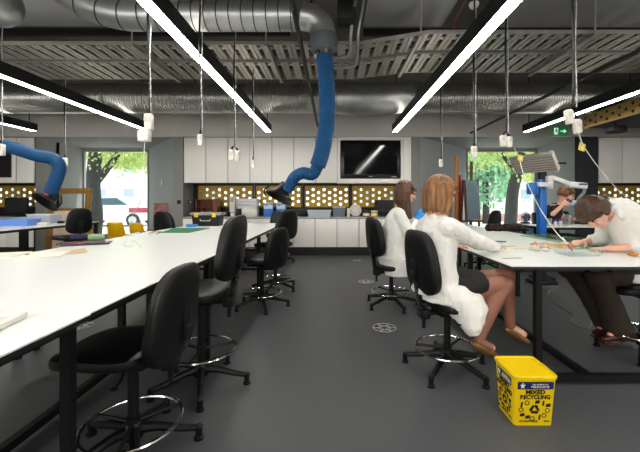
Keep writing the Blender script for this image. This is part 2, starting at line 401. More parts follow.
for k in range(4): lower(6.25+.58*k, 6.25+.58*(k+1), 'white base cabinet right of the charcoal column '+['touching the column', 'second along', 'third along', 'fourth along'][k])
M_ctop = mat('counter_top', (176, 176, 174), .35)
ctop = solo(MB().bb(-3.52, 1.83, 7.96, 8.59, .865, .90), 'countertop', M_ctop, 'long grey worktop under the gold screens', 'countertop')
solo(MB().bb(-8.98, -7.03, 7.96, 8.59, .865, .90), 'countertop', M_ctop, 'short grey worktop in the far left corner under the monitor', 'countertop')
solo(MB().bb(6.24, 8.58, 7.96, 8.59, .865, .90), 'countertop', M_ctop, 'grey worktop right of the charcoal column', 'countertop')

# ---------------------------------------------------------------- strip lamps
def strip(x, y0, y1, label, zb=2.72):
    t = thing('strip_lamp', label, 'ceiling lamp', (x, (y0+y1)/2, zb), group='long suspended strip lamps')
    h = MB(); h.bb(x-.06, x+.06, y0, y1, zb+.06, zb+.12); h.bb(x-.06, x-.05, y0, y1, zb+.12, zb+.15); h.bb(x+.05, x+.06, y0, y1, zb+.12, zb+.15); h.bb(x-.06, x-.05, y0, y1, zb, zb+.06); h.bb(x+.05, x+.06, y0, y1, zb, zb+.06)
    h.bb(x-.06, x+.06, y0-.01, y0, zb, zb+.15); h.bb(x-.06, x+.06, y1, y1+.01, zb, zb+.15)
    part(h, 'housing', M_lampb, t, world=True)
    part(MB().bb(x-.049, x+.049, y0+.005, y1-.005, zb-.002, zb+.058), 'diffuser', M_lampw, t, world=True)
    part(MB().bb(x-.049, x+.049, y0+.005, y1-.005, zb+.121, zb+.135), 'added_top_glow', M_fillup, t, world=True)  # unseen glowing strip added on top to brighten ceiling, ducts and walls
    for yy in ([y1-.12, (y0+y1)/2+.3, y0+.6] if y1-y0 > 2 else [y1-.4]):
        part(MB().cyl((x, yy, zb+.15), (x, yy, 3.705 if yy < 4.7 and (x < -1.75 or x > 1) and x < 7.5 else ZC), .008, n=6), 'hanging_rod', M_frame, t, world=True)
strip(-1.345, -2.7, 7.1, 'long bright strip lamp left of the centre aisle, crossing the spiral duct')
strip(1.295, -2.7, 7.1, 'long bright strip lamp over the right bench, ending above the television')
strip(-3.80, -2.7, 6.9, 'long strip lamp over the left side, ending above the left window')
strip(4.02, -2.7, 7.1, 'long strip lamp at the upper right, ending beside the exit sign')
strip(-6.15, -2.7, 7.0, 'strip lamp at the far left, only its end in view')
strip(6.7, -2.7, 3.3, 'strip lamp on the far right beyond the photo edge')

# ---------------------------------------------------------------- ducts and trays
def ribbed(mb, pts, r, amp, pitch, n=28):
    pts = [V(p) for p in pts]; out = [pts[0]]; L = [0]
    seg = [(pts[i+1]-pts[i]).length for i in range(len(pts)-1)]; tot = sum(seg); N = int(tot/pitch*2); 
    res = []; rr = []
    for i in range(N+1):
        d = tot*i/N; k = 0
        while k < len(seg)-1 and d > seg[k]: d -= seg[k]; k += 1
        res.append(pts[k].lerp(pts[k+1], min(1, d/seg[k]))); rr.append(r+(amp if i % 2 else -amp))
    mb.tube(res, rr, n)
    return mb
def duct(label, parts_, loc, name='duct'):
    t = thing(name, label, 'duct', loc); return t
t = duct('wide ribbed foil duct running across the room below the cable trays', None, (0, 6.35, 2.9), 'ribbed_duct')
YD, ZD, RD = 6.4, 3.21, .265
part(ribbed(MB(), [(-8.9, YD, ZD), (.05, YD, ZD)], RD, .007, .045), 'ribbed_length', M_foil, t, world=True)
part(MB().tube([(.05, YD, ZD), (.15, YD, ZD), (.5, YD, ZD-.02), (.9, YD, ZD-.02), (1.25, YD, ZD+.02), (1.45, YD, ZD)], [.27, .30, .31, .31, .29, .27], 32), 'smooth_length', M_steel, t, world=True)
part(ribbed(MB(), [(1.45, YD, ZD), (8.5, YD, ZD)], RD, .007, .045), 'ribbed_length', M_foil, t, world=True)
for x in (.05, 1.45, -4.2, 4.9): part(MB().cyl((x-.03, YD, ZD), (x+.03, YD, ZD), RD+.02, n=32), 'collar', M_steel, t, world=True)
for x in (-5.5, -2.6, -.6, 2.6, 5.6):
    part(MB().cyl((x, YD, ZD+RD), (x, YD, ZC), .008, n=6), 'hanging_rod', M_frame, t, world=True)
# second lower, shallower pipe in front: pale insulated run
t = duct('upper smooth spiral duct with dark seams, bending down to the blue hose', None, (-.6, 3.3, 3.0), 'spiral_duct')
YU = 3.3
path = spline([Q(45, -26, YU), Q(72, -4, YU), Q(98, 9, YU), Q(125, 15.5, YU), Q(150, 16.5, YU)], 8)+[Q(x, 16.5, YU) for x in range(165, 305, 12)]
part(MB().tube(path, .135, 32), 'duct_length', M_steel, t, world=True)
el = spline([Q(302, 16.5, YU), Q(313, 19, YU), Q(321, 26, YU), Q(323.5, 38, YU)], 6)
part(MB().tube(el, .125, 28), 'elbow', M_steel, t, world=True)
M_seam = mat('duct_seam', (70, 70, 68), .5, .7)
for k in range(0, 12):
    c = Q(160+k*12, 16.5, YU); part(MB().tube([c+V(-.005, 0, 0), c+V(.005, 0, 0)], .139, 32), 'seam', M_seam, t, world=True)
for i in (6, 12, 18, 24, 30):
    if i < len(path)-1:
        d = (path[i+1]-path[i]).normalized(); part(MB().tube([path[i]-d*.006, path[i]+d*.006], .139, 32), 'seam', M_seam, t, world=True)
part(MB().cyl(Q(323.5, 36, YU), Q(323.8, 50, YU), .135, n=28), 'collar', mat('duct_grey', (90, 96, 100), .5), t, world=True)
part(MB().tube([Q(310, -8, YU), Q(313, 12, YU)], .01), 'hanging_rod', M_frame, t, world=True)
t = solo(MB().tube([V(-2.9, 2.3, 3.48), V(-2.62, 3.0, 3.28)][::-1], .12, 24), 'duct_stub', M_steel, 'short steel duct stub with a rounded end at the top left corner', 'duct') if False else None
mb = MB(); mb.tube([Q(-40, 0, 3.3), Q(-12, 4, 3.3), Q(2, 6, 3.3), Q(10, 8, 3.3), Q(15, 10, 3.3), Q(17, 10.5, 3.3)], [.2, .2, .195, .16, .09, .02], 24)
solo(mb, 'duct_end', M_steel, 'rounded steel duct end in the top left corner of the photo', 'duct')

def tray(y0, y1, label, z=3.30, x0=-8.9, x1=8.5, cables=True):
    t = thing('cable_tray', label, 'cable tray', (0, (y0+y1)/2, z), group='cable trays under the ceiling')
    yo = lambda x: -.29*min(1, max(0, (x-.35)/.8)); xs_ = [x0, .35, 1.15, x1]
    for yy, hh in ((y0, .045), (y1, .06)):
        r = MB()
        for a, b in zip(xs_, xs_[1:]): r.hull6([(a, yy+yo(a)-.006, z-.01+hh), (b, yy+yo(b)-.006, z-.01+hh), (b, yy+yo(b)+.006, z-.01+hh), (a, yy+yo(a)+.006, z-.01+hh)], [(a, yy+yo(a)-.006, z-.01), (b, yy+yo(b)-.006, z-.01), (b, yy+yo(b)+.006, z-.01), (a, yy+yo(a)+.006, z-.01)])
        part(r, 'side_rail', M_tray, t, world=True)
    s = MB(); x = x0+.05
    while x < x1:
        o_ = yo(x+.05); s.bb(x, x+.044, y0+o_, y1+o_, z-.008, z+.012); s.bb(x+.060, x+.105, y0+o_, y1+o_, z-.008, z+.012); s.bb(x+.044, x+.060, y0+o_, y1+o_, z+.004, z+.012); x += .165
    part(s, 'rung', M_tray, t, world=True, smooth=0)
    for k, (c, m_) in enumerate([((40, 80, 160), 'cable_blue'), ((200, 198, 190), 'cable_white'), ((30, 30, 30), 'cable_black'), ((120, 70, 60), 'cable_red')]):
        yy = y0+.08+k*.10
        pts = [(x0+i*.3, yy+yo(x0+i*.3)+random.uniform(-.015, .015), z+.03) for i in range(int((x1-x0)/.3))]
        part(MB().tube(pts, .016, 6), 'cable', bpy.data.materials.get(m_) or mat(m_, c, .5), t, world=True)
tray(4.36, 4.80, 'nearer perforated steel cable tray running across the ceiling')
tray(4.92, 5.60, 'wider steel cable tray behind the nearer one, above the ribbed duct')
for x in (-6.1, -4.4, -2.25, -.2, 1.9, 3.6, 5.6):
    pass
hb = [(-5.9, 'above the left lamp'), (-2.55, 'behind the spiral duct'), (-.85, 'left of the blue hose'), (1.05, 'beside the middle ceiling board'), (3.1, 'right of the long right lamp'), (5.2, 'at the upper right')]
for x, nm in hb:
    o_ = -.29*min(1, max(0, (x-.35)/.8)); b = MB(); b.bb(x-.02, x+.02, 4.30+o_, 5.66+o_, 3.245, 3.285); b.bb(x-.008, x+.008, 4.305+o_, 4.32+o_, 3.285, 3.70 if x > .5 or x < -1.8 else ZC); b.bb(x-.008, x+.008, 5.64+o_, 5.655+o_, 3.285, ZC)
    solo(b, 'tray_hanger', M_tray, 'steel tray hanger bar with threaded rods '+nm, 'bracket', 'hangers under the cable trays')
# dark conduits running in depth
solo(MB().tube([(-.31, -2, 2.80), (-.31, 6.0, 2.80), (-.31, 6.9, 2.80)], .022, 8), 'conduit', M_rope, 'black conduit running back along the ceiling just left of the blue hose', 'pipe')
solo(MB().tube([(3.2, 1, 2.86), (3.2, 5.9, 2.86), (3.2, 7.9, 2.86)], .026, 8).cyl((3.2, 3.2, 2.86), (3.2, 3.2, 3.7), .006, n=6), 'conduit', M_rope, 'dark pipe running back along the upper right between the two right lamps', 'pipe')
for i, (dx, px_) in enumerate([(0, 0), (.09, 0)]):
    mb = MB(); mb.tube(spline([(.28+dx, 1.5, 3.6-.02*i), (.27+dx, 3.2, 3.6-.02*i), (.25+dx, 4.0, 3.55-.02*i), (.22+dx, 4.15, 3.35), (.2+dx, 4.2, 3.12-.1*i), (.1+dx, 4.2, 3.06-.12*i), (-.2, 4.2, 3.06-.12*i)], 8), .02, 10)
    solo(mb, 'conduit', M_steel, ['steel conduit bending left above the blue hose collar, the upper one', 'steel conduit bending left above the blue hose collar, the lower one'][i], 'pipe')
solo(MB().bb(.05, .27, 3.95, 4.2, 3.42, 3.64, bev=.01).cyl((.16, 4.07, 3.64), (.16, 4.07, ZC), .02), 'projector', M_black, 'small black ceiling box between the conduits and the spiral duct', 'box')
t = thing('smoke_detector', 'round white smoke detector near the top of the long right lamp', 'smoke detector', (1.72, 4.15, 3.64))
part(MB().lathe([(.0, 0), (.035, 0), (.05, .015), (.055, .04)], n=20), 'sensor', M_sock, t); part(MB().lathe([(.06, .04), (.06, .06)], n=20), 'base', M_sock, t)
part(MB().cyl((0, 0, .06), (0, 0, ZC-3.64), .008, n=6), 'hanging_rod', M_frame, t)
solo(MB().tube([(1.54, 1.8, 3.66), (1.54, 3.5, 3.68), (1.56, 4.3, 3.6), (1.6, 4.58, 3.5), (1.6, 4.59, 3.40)], .012, 6), 'cable', bpy.data.materials['cable_red'], 'red cable beside the smoke detector', 'cable')
# gold bulkhead upper right
t = thing('perforated_bulkhead', 'gold perforated ceiling fascia at the upper right, running back to the charcoal column', 'panel', (4.8, 5.2, 2.63))
g = perforated(0, 2.9, 2.63, 2.885, 0, .1275, .028); g.v = [V(4.70, 3.5+v.x, v.z) for v in g.v]
part(g, 'perforated_sheet', mat('gold_fascia', (176, 142, 84), .5, .3), t, world=True, smooth=0)
part(MB().bb(4.73, 8.5, 3.5, 6.4, 2.65, 2.885), 'soffit', M_navy, t, world=True)
solo(MB().box((4.95, 5.95, 2.53), (.26, .2, .13), bev=.03).cyl((4.95, 5.95, 2.58), (4.95, 5.95, 2.66), .03), 'loudspeaker', M_black, 'black loudspeaker hung under the soffit at the upper right', 'loudspeaker')

# exit sign
t = thing('exit_sign', 'green exit sign with running figure and arrow at the upper right', 'sign', (5.30, 7.95, 2.80))
G = mat('sign_green', (18, 140, 72), .4, emit=.35); WS = mat('sign_white', (240, 248, 242), .4, emit=.8)
part(MB().box((0, 0, .105), (.34, .05, .21), bev=.006), 'sign_body', G, t)
mb = MB(); y0, y1 = -.030, -.026
def pxz(pts): 
    n = len(pts); mb.add([(x, y0, z) for x, z in pts]+[(x, y1, z) for x, z in pts], [tuple(range(n)), tuple(range(n, 2*n))[::-1]]+[(k, n+k, n+(k+1) % n, (k+1) % n) for k in range(n)])
pxz([(-.145, .03), (-.055, .03), (-.055, .18), (-.145, .18)])
part(mb, 'door_symbol', WS, t)
mb = MB(); pxz([(.0, .095), (.08, .095), (.08, .06), (.14, .105), (.08, .15), (.08, .115), (0, .115)])
part(mb, 'arrow', WS, t)
mb = MB(); y0, y1 = -.034, -.0305
pxz([(-.1+.016*math.cos(a*PI/4), .155+.016*math.sin(a*PI/4)) for a in range(8)])
pxz([(-.115, .14), (-.085, .14), (-.08, .095), (-.105, .085)]); pxz([(-.1, .09), (-.085, .095), (-.065, .065), (-.06, .04), (-.075, .04), (-.08, .062)])
pxz([(-.105, .09), (-.09, .085), (-.11, .06), (-.135, .06), (-.135, .07), (-.115, .072)]); pxz([(-.085, .135), (-.062, .12), (-.048, .125), (-.05, .11), (-.065, .108), (-.085, .12)])
pxz([(-.115, .14), (-.135, .12), (-.13, .1), (-.122, .102), (-.124, .117), (-.108, .128)])
part(mb, 'running_figure', G, t)

# ---------------------------------------------------------------- hanging sockets
def sockets(px, py, y, label, n=2, ztop=3.70, sz=1.0, tilt=0):
    c = Q(px, py, y); t = thing('hanging_socket', label, 'power socket', c, group='power sockets hanging on cords')
    m = MB(); c1 = MB()
    for k in range(n):
        ox = (k-(n-1)/2)*.078*sz; dz = (-.07*k if tilt else -.01*k)
        h = part(MB().box((ox, .0, dz), (.066*sz, .055*sz, .14*sz), (0, tilt+.06*(k-.5), 0), bev=.012), 'socket_box', M_sock, t)
        part(MB().box((ox, -.031*sz, dz+.02), (.045*sz, .006, .05*sz), (0, tilt, 0), bev=.002), 'socket_face', mat('socket_face', (205, 200, 190), .4), h)
        part(MB().cyl((ox, 0, dz+.07*sz), (ox*.4, 0, dz+.12*sz), .018*sz, .008*sz, 10), 'cord_grip', M_frame, t)
    L = ztop-c.z; w = lambda z, p: V(.008*math.sin(z*5+p), .006*math.cos(z*4+p), z)
    part(MB().tube([w(.1*sz+(L-.1*sz)*i/24, 0) for i in range(25)], .009, 7), 'power_cord', M_rope, t)
    N = int((L-.1)/.035); ch = MB()
    for i in range(N):
        z = .11*sz+i*.035; ch.box((.016+.004*math.sin(z*9), -.008, z), (.010 if i % 2 else .005, .005 if i % 2 else .010, .034), bev=.002, seg=1)
    part(ch, 'chain', M_chain, t)
    return t
sockets(149, 122, 2.75, 'white sockets hanging over the left bench, nearest of its row', 1, sz=.95, ztop=ZC)
solo(MB().box(Q(144.5, 136, 2.63), (.085, .06, .085), bev=.01).tube([Q(144.5, 130, 2.63), Q(146, 126, 2.66)], .006), 'adaptor_plug', M_sock, 'square white adaptor plug under the nearest left hanging socket', 'plug')
solo(MB().tube(spline([Q(145, 139, 2.63), Q(144, 158, 2.7), Q(144.5, 185, 2.9), Q(139, 205, 3.4), P(133, 216, .9)+V(0, 0, .05), P(127, 238, .86), P(123, 245, .848), P(131, 246, .848), P(133, 240, .848), P(141, 247, .848)], 8), .0035, 6), 'cord', M_sock, 'thin white cord dropping from the left adaptor plug to the bench and looping there', 'cord')
sockets(200.5, 140, 3.08, 'single white socket hanging over the left bench, second nearest of its row', 1, sz=.75, ztop=ZC)
sockets(234.5, 155, 4.20, 'pair of white sockets hanging in front of the third wall cabinet', 2, ztop=ZC, sz=.95)
sockets(253, 164, 5.15, 'small white socket hanging beside the end of the left strip lamp, farthest of its row', 1, ztop=3.28, sz=.9)
sockets(573, 117, 2.5, 'white sockets with a yellow tagged cord hanging nearest over the right bench', 2, sz=.78, tilt=-.15, ztop=ZC)
sockets(506, 141, 3.48, 'pair of white sockets hanging beside the tilted grey lamp panel', 2, sz=.82, ztop=ZC)
sockets(474, 152, 3.90, 'single white socket hanging in front of the right alcove', 1, sz=.95, ztop=ZC)
sockets(441, 163, 5.50, 'small white socket hanging right of the television, above the near woman', 1, ztop=ZC, sz=.9)
sockets(65, 162, 5.50, 'white socket hanging in front of the left alcove beside the blue hose', 1, ztop=3.28)
sockets(1.5, 150, 4.1, 'white sockets hanging at the left edge of the photo', 1)

# tagged leads
def lead(pts, label, tagp, r=.004):
    t = thing('tagged_lead', label, 'cord', pts[0]); part(MB().tube(spline(pts, 8), r, 6), 'cord', M_sock, t, world=True)
    part(MB().box(tagp, (.062, .004, .06), (0, .25, .3)), 'tag', mat('tag_yellow', (235, 215, 30), .5), t, 'yellow tag', world=True)
    part(MB().box(tagp+V(0, -.003, 0), (.03, .002, .03), (0, .25, .3)), 'tag_print', M_paper, t, 'white printed patch', world=True); return t
lead([Q(578, 129, 2.5), Q(581, 140, 2.55), Q(586, 150, 2.65), Q(602, 172, 2.9), Q(618, 190, 3.1), Q(626, 198, 3.3), V(2.95, 3.42, 1.2), V(2.98, 3.45, .9)], 'white lead with a yellow tag falling behind the leaning woman', Q(582, 147, 2.6))
lead([Q(514, 148, 3.48), Q(519, 158, 3.48), Q(524, 175, 3.46), Q(538, 205, 3.4), Q(553, 228, 3.25), Q(563, 240, 3.15)], 'white lead with a yellow tag ending in the red marked tool over the right bench', Q(520.5, 158, 3.46))

# ---------------------------------------------------------------- extraction arms
def hose(pts, r, amp=.0028, pitch=.022): return ribbed(MB(), spline(pts, 10), r, amp, pitch, 20)
t = thing('extraction_arm', 'blue ribbed extraction hose with black hood hanging from the spiral duct in the middle', 'extraction arm', (-.05, 3.3, 1.2))
HY = 3.3
part(hose([Q(323.8, 50, HY), Q(326, 75, HY), Q(327, 105, HY), Q(326, 130, HY), Q(322, 152, HY), Q(317.5, 166, HY)], .078), 'hose', M_hose, t, world=True)
part(hose([Q(319, 162, HY), Q(313, 174, HY), Q(303, 173, HY), Q(295, 177, HY), Q(290, 185, HY), Q(286, 191, HY)], .058), 'hose', M_hose, t, world=True)
part(MB().cyl(Q(324, 49, HY), Q(324, 56, HY), .088, n=24), 'clamp', M_chrome, t, world=True)
hc = Q(281, 194, HY)
d = V(-.42, -.3, -.87).normalized(); M = d.to_track_quat('Z', 'Y').to_matrix().to_4x4(); M.translation = hc-d*.06
hd = part(MB().lathe([(.055, -.05), (.06, 0), (.07, .03), (.11, .07), (.135, .09), (.14, .105), (.125, .10), (.085, .07), (.05, .05)], M=M, n=32), 'hood', M_plas, t, world=True)
part(MB().tube(spline([hc+V(-.14, -.05, -.02), hc+V(-.15, -.05, .04), hc+V(-.10, -.05, .08)], 6), .009, 8), 'handle', M_plas, t, world=True)
t = thing('extraction_arm', 'blue ribbed extraction hose reaching in from the left edge over the crates', 'extraction arm', Q(40, 200, 4.5))
A = 4.5
part(hose([Q(-60, 138, A), Q(-20, 144, A), Q(8, 147, A), Q(35, 155, A), Q(50, 158, A), Q(57, 162, A), Q(59, 170, A), Q(55, 182, A), Q(50, 193, A)], .08), 'hose', M_hose, t, world=True)
hc = Q(50, 198, A); d = V(-.35, -.75, -.8).normalized(); M = d.to_track_quat('Z', 'Y').to_matrix().to_4x4(); M.translation = hc
part(MB().lathe([(.07, -.06), (.075, 0), (.08, .01), (.12, .04), (.165, .065), (.17, .08), (.15, .078), (.085, .05), (.05, .03)], M=M, n=32), 'hood', M_plas, t, world=True)
part(MB().tube(spline([hc+V(.14, -.05, -.12), hc+V(.19, -.05, -.06), hc+V(.18, -.05, .04)], 6), .012, 8), 'handle', M_plas, t, world=True)
part(MB().box(hc+V(.03, -.1, .03), (.05, .03, .05), bev=.01), 'damper_knob', mat('knob_red', (190, 40, 36), .4), t, 'red knob', world=True)
part(MB().cyl(V(Q(-60, 138, A))+V(0, 0, 0), V(Q(-60, 138, A))+V(0, 0, 1.14), .08, n=16), 'hanger_pipe', M_steel, t, world=True)

# ---------------------------------------------------------------- benches
TZ = .841
def bench(x0, x1, y0, y1, label, legs, rails=(), lw=.055, corner=0, group=None):
    t = thing('workbench', label, 'workbench', ((x0+x1)/2, (y0+y1)/2, 0), group=group)
    part(MB().bb(x0, x1, y0, y1, TZ-.006, TZ), 'bench_top', M_bench, t, world=True)
    part(MB().bb(x0, x1, y0, y1, TZ-.026, TZ-.006), 'edge_board', M_edge, t, 'black core board showing at the edge', world=True)
    fr = MB(); fr.bb(x0+.05, x1-.05, y0+.04, y0+.08, TZ-.048, TZ-.026); fr.bb(x0+.05, x1-.05, y1-.08, y1-.04, TZ-.048, TZ-.026)
    for x in sorted(set([l[0] for l in legs])): fr.bb(x-.02, x+.02, y0+.04, y1-.04, TZ-.048, TZ-.026)
    part(fr, 'top_frame', M_frame, t, world=True)
    for (x, y) in legs:
        part(MB().bb(x-lw/2, x+lw/2, y-lw/2, y+lw/2, .0, TZ-.026), 'leg', M_frame, t, world=True)
    for a, b in rails: part(MB().beam(a, b, .045, .045), 'floor_rail', M_frame, t, world=True)
ZR = .045
G1 = 'white workbenches joined in the long left row'
bench(-2.64, -.98, -.45, 1.375, 'white workbench top nearest the camera on the left, cut by the frame', [(-1.04, 1.335), (-2.58, 1.31), (-1.03, -.38), (-2.58, -.38)], [((-1.66, -.40, ZR), (-1.66, 1.36, ZR))], .038, group=G1)
bench(-2.64, -.99, 1.3755, 2.87, 'white workbench second from the camera in the left row, with the papers and dark book', [(-1.03, 2.78), (-2.58, 2.78), (-1.64, 2.64), (-1.66, 1.45)], [((-1.66, 1.40, ZR), (-1.66, 2.85, ZR))], .042, group=G1)
bench(-2.64, -.99, 2.8705, 4.80, 'white workbench third from the camera in the left row, with the green cutting mat', [(-1.03, 4.72), (-2.58, 4.72), (-1.64, 3.05), (-2.58, 2.95), (-1.64, 4.6)], [((-1.66, 2.9, ZR), (-1.66, 4.78, ZR))], .045, group=G1)
bench(-2.64, -.99, 4.8005, 6.75, 'white workbench at the far end of the left row, with the black tool case', [(-1.03, 6.2), (-2.58, 6.2), (-1.66, 5.0), (-2.58, 5.0)], [((-1.66, 5.0, ZR), (-1.66, 6.6, ZR)), ((-1.03, 6.2, ZR), (-2.58, 6.2, ZR))], .045, group=G1)
RX = 2.56
bench(1.24, RX, 2.364, 4.3, 'white workbench nearest on the right, with the women working at it', [(1.45, 2.41), (1.95, 3.75), (RX-.06, 4.2), (1.33, 3.3), (1.8, 4.2)], [((1.45, 2.41, ZR), (3.6, 2.41, ZR))[0:0] or ((1.45, 2.41, ZR), (2.5, 2.41, ZR)), ((1.82, 2.42, ZR), (1.82, 4.2, ZR))], .042)
bench(1.24, RX, 4.3005, 6.9, 'white workbench farther back on the right, with the dark brown roll on it', [(1.31, 4.6), (RX-.06, 4.6), (1.31, 6.7), (RX-.06, 6.7)], [((1.82, 4.4, ZR), (1.82, 6.7, ZR))], .045)
bench(-6.5, -4.94, 3.6, 7.2, 'white workbench at the far left with blue crates on it', [(-4.99, 5.45), (-4.99, 7.15), (-4.99, 3.7), (-6.4, 3.7), (-6.4, 7.1)], (), .05)
bench(3.55, 5.0, 5.75, 6.45, 'white workbench with the microscope, by the right window', [(3.6, 5.8), (4.95, 5.8), (3.6, 6.4), (4.95, 6.4)], (), .045)

# ---------------------------------------------------------------- chairs
def star_feet(r=.32): return
def drafting_chair(x, y, face, sh, label, base_a=20, ring=.17, occupied=False, group='black swivel drafting chairs', bh=.23, arms=False, back_z=None, bw=.21, soff=.06):
    t = thing('drafting_chair', label, 'chair', (x, y, 0), face, group=group)
    b = MB(); R = .32
    for k in range(5):
        a = math.radians(base_a+72*k)-face; d = V(math.cos(a), math.sin(a), 0)
        b.tube([V(0, 0, .115)+d*.02, V(0, 0, .105)+d*.12, V(0, 0, .075)+d*.24, V(0, 0, .062)+d*R], [.030, .024, .020, .017], 8)
    b.lathe([(.05, .07), (.05, .13), (.035, .15)], n=16)
    part(b, 'star_base', M_plas, t)
    for k in range(5):
        a = math.radians(base_a+72*k)-face; c = V(R*math.cos(a), R*math.sin(a), 0)
        part(MB().lathe([(.027, 0), (.027, .012), (.018, .018), (.020, .05), (.022, .07), (.012, .08)], c, 14), 'foot_glide', M_plas, t)
    part(MB().cyl((0, 0, .12), (0, 0, sh-.13), .026, n=16).cyl((0, 0, ring-.03), (0, 0, ring+.03), .034, n=16), 'gas_column', M_plas, t)
    rg = MB().ring((0, 0, ring), .235, .0095); part(rg, 'foot_ring', M_chrome, t, 'chrome foot ring')
    sp = MB()
    for k in range(3):
        a = math.radians(base_a+30+120*k)-face; sp.tube([(0.02*math.cos(a), .02*math.sin(a), ring), (.232*math.cos(a), .232*math.sin(a), ring)], .010, 8)
    part(sp, 'ring_spoke', M_plas, t)
    s = MB(); s.sell((soff, 0, sh-.035), (.25, .24, .042), .6, 36, 12, fn=lambda px, py, pz: (px, py*(1-.10*px/.235), pz-(.02*max(0, px/.235)**2)+.010*(py/.235)**2), e2=.55)
    part(s, 'seat', M_vinyl, t)
    part(MB().box((0, 0, sh-.095), (.20, .16, .05), bev=.01).box((-.13, 0, sh-.10), (.2, .06, .03), bev=.008), 'seat_mechanism', M_plas, t)
    for sy in (-1, 1):
        part(MB().tube([(0, sy*.07, sh-.10), (-.05, sy*.17, sh-.11), (-.06, sy*.23, sh-.12)], .006, 6).ell((-.06, sy*.235, sh-.12), (.02, .012, .008)), 'lever', M_plas, t)
    bz = back_z if back_z else sh+.30
    br = MB().box((-.285, 0, bz-.06), (.02, .07, .16), bev=.004); part(MB().box((-.20, 0, sh-.10), (.07, .09, .07), bev=.01), 'back_bracket', M_plas, t)
    part(br, 'back_bar', M_plas, t)
    q0 = V(-.205, 0, sh-.13); q1 = V(-.278, 0, bz-.06); nb = int((q1-q0).length/.008)
    part(MB().tube([q0.lerp(q1, i/nb) for i in range(nb+1)], [.030 if i % 2 else .022 for i in range(nb+1)], 14), 'bellows', M_plas, t)
    part(MB().cyl((-.20, .0, sh-.13), (-.20, .0, sh-.21), .014, n=8), 'tension_knob', M_plas, t)
    hh = bh
    part(MB().sell((-.232, 0, bz), (.042, bw, hh), .62, 36, 20, e2=.62, fn=lambda px, py, pz: (px+.55*py*py-.06*pz/hh*.5, py*(1-.13*(pz/hh)), pz)), 'backrest', M_vinyl, t)
    part(MB().sell((-.252, 0, bz), (.038, bw+.004, hh+.004), .62, 36, 20, e2=.62, fn=lambda px, py, pz: (px+.55*py*py-.06*pz/hh*.5, py*(1-.13*(pz/hh)), pz)), 'backrest_shell', M_plas, t)
    if arms:
        for sy in (-1, 1):
            part(MB().box((.02, sy*.27, sh+.12), (.24, .06, .035), bev=.015), 'armrest', M_plas, t)
            part(MB().tube([(.0, sy*.1, sh-.09), (0, sy*.26, sh-.07), (0, sy*.28, sh+.02), (0, sy*.27, sh+.11)], .015, 8), 'armrest_post', M_plas, t)
    return t
pi = PI
drafting_chair(-1.04, 1.77, pi-.03, .565, 'black drafting chair nearest the camera, tucked under the left bench', 15, .145, back_z=.725, bh=.24, bw=.22, soff=.095)
drafting_chair(-.93, 2.40, pi-.05, .69, 'black drafting chair second from the camera on the left, its tall back above the bench', 2, .25, back_z=.97, bh=.22)
drafting_chair(-.87, 4.16, pi-.42, .61, 'black drafting chair third from the camera on the left, low against the bench', -70, .17, back_z=.725, bh=.245, arms=True)
drafting_chair(-.84, 4.97, pi-.6, .68, 'black drafting chair fourth from the camera on the left, rising behind the third', -30, .15, back_z=.95, bh=.215)
drafting_chair(-1.15, 7.12, -pi/2, .60, 'black drafting chair at the far end of the left bench, only the arched back showing', 0, .17, back_z=.83)
drafting_chair(.72, 4.2, .3, .52, 'black drafting chair the far woman in the white coat sits on', -145, .175, back_z=.86, bh=.235)
drafting_chair(.88, 2.62, .25, .545, 'black drafting chair the near bob-haired woman sits on', 16, .165, back_z=.84, bh=.235, soff=.10)
drafting_chair(2.64, 2.89, pi, .60, 'black drafting chair under the leaning woman at the right edge', 153, .17, back_z=.9)
drafting_chair(-4.22, 5.5, pi-.5, .73, 'black office chair facing the far left bench with the crates', 10, .16, back_z=.97, bh=.2, bw=.175)
drafting_chair(-2.72, 5.85, 1.2, .62, 'black drafting chair on the far side of the left bench, left of the green mat', 10, .16, back_z=.88)
drafting_chair(2.86, 6.5, pi, .6, 'black drafting chair behind the dark brown roll, in front of the right window', 10, .16, back_z=.87)

M_yc = mat('yellow_shell', (247, 190, 10), .35)
def shell_chair(x, y, face, label):
    t = thing('shell_chair', label, 'chair', (x, y, 0), face, group='yellow plastic shell chairs')
    n, m = 14, 14; vs = []
    for i in range(m+1):
        u = i/m
        if u < .5: a = u/.5; c = V(.22-.40*a, 0, .45-.02*math.sin(a*PI)); wd = .21
        else: a = (u-.5)/.5; c = V(-.18-.08*a-.03*math.sin(a*PI/2), 0, .45+.36*a); wd = .21-.05*a
        for k in range(n+1):
            s_ = k/n*2-1; vs.append((c.x+(.06*s_*s_ if u > .5 else 0), s_*wd, c.z+(.04*s_*s_ if u <= .5 else 0)))
    W_ = n+1; fs = [(i*W_+k, i*W_+k+1, (i+1)*W_+k+1, (i+1)*W_+k) for i in range(m) for k in range(n)]
    o = part(MB().add(vs, fs), 'shell', M_yc, t); q = o.modifiers.new('s', 'SOLIDIFY'); q.thickness = .014
    for sx in (-1, 1):
        for sy in (-1, 1): part(MB().cyl((sx*.1-.02, sy*.12, .435), (sx*.2-.02, sy*.2, 0), .012, n=8), 'leg', M_chrome, t)
shell_chair(-4.85, 7.75, pi/2+.1, 'yellow shell chair before the left window, the left of the two full backs')
shell_chair(-4.22, 7.55, pi/2-.15, 'yellow shell chair before the left window, half hidden by papers, right of its twin')
shell_chair(-5.55, 7.75, pi/2, 'yellow shell chair mostly hidden behind the office chair on the left')
shell_chair(4.58, 7.75, pi/2, 'yellow shell chair beside the blue stand near the right window')

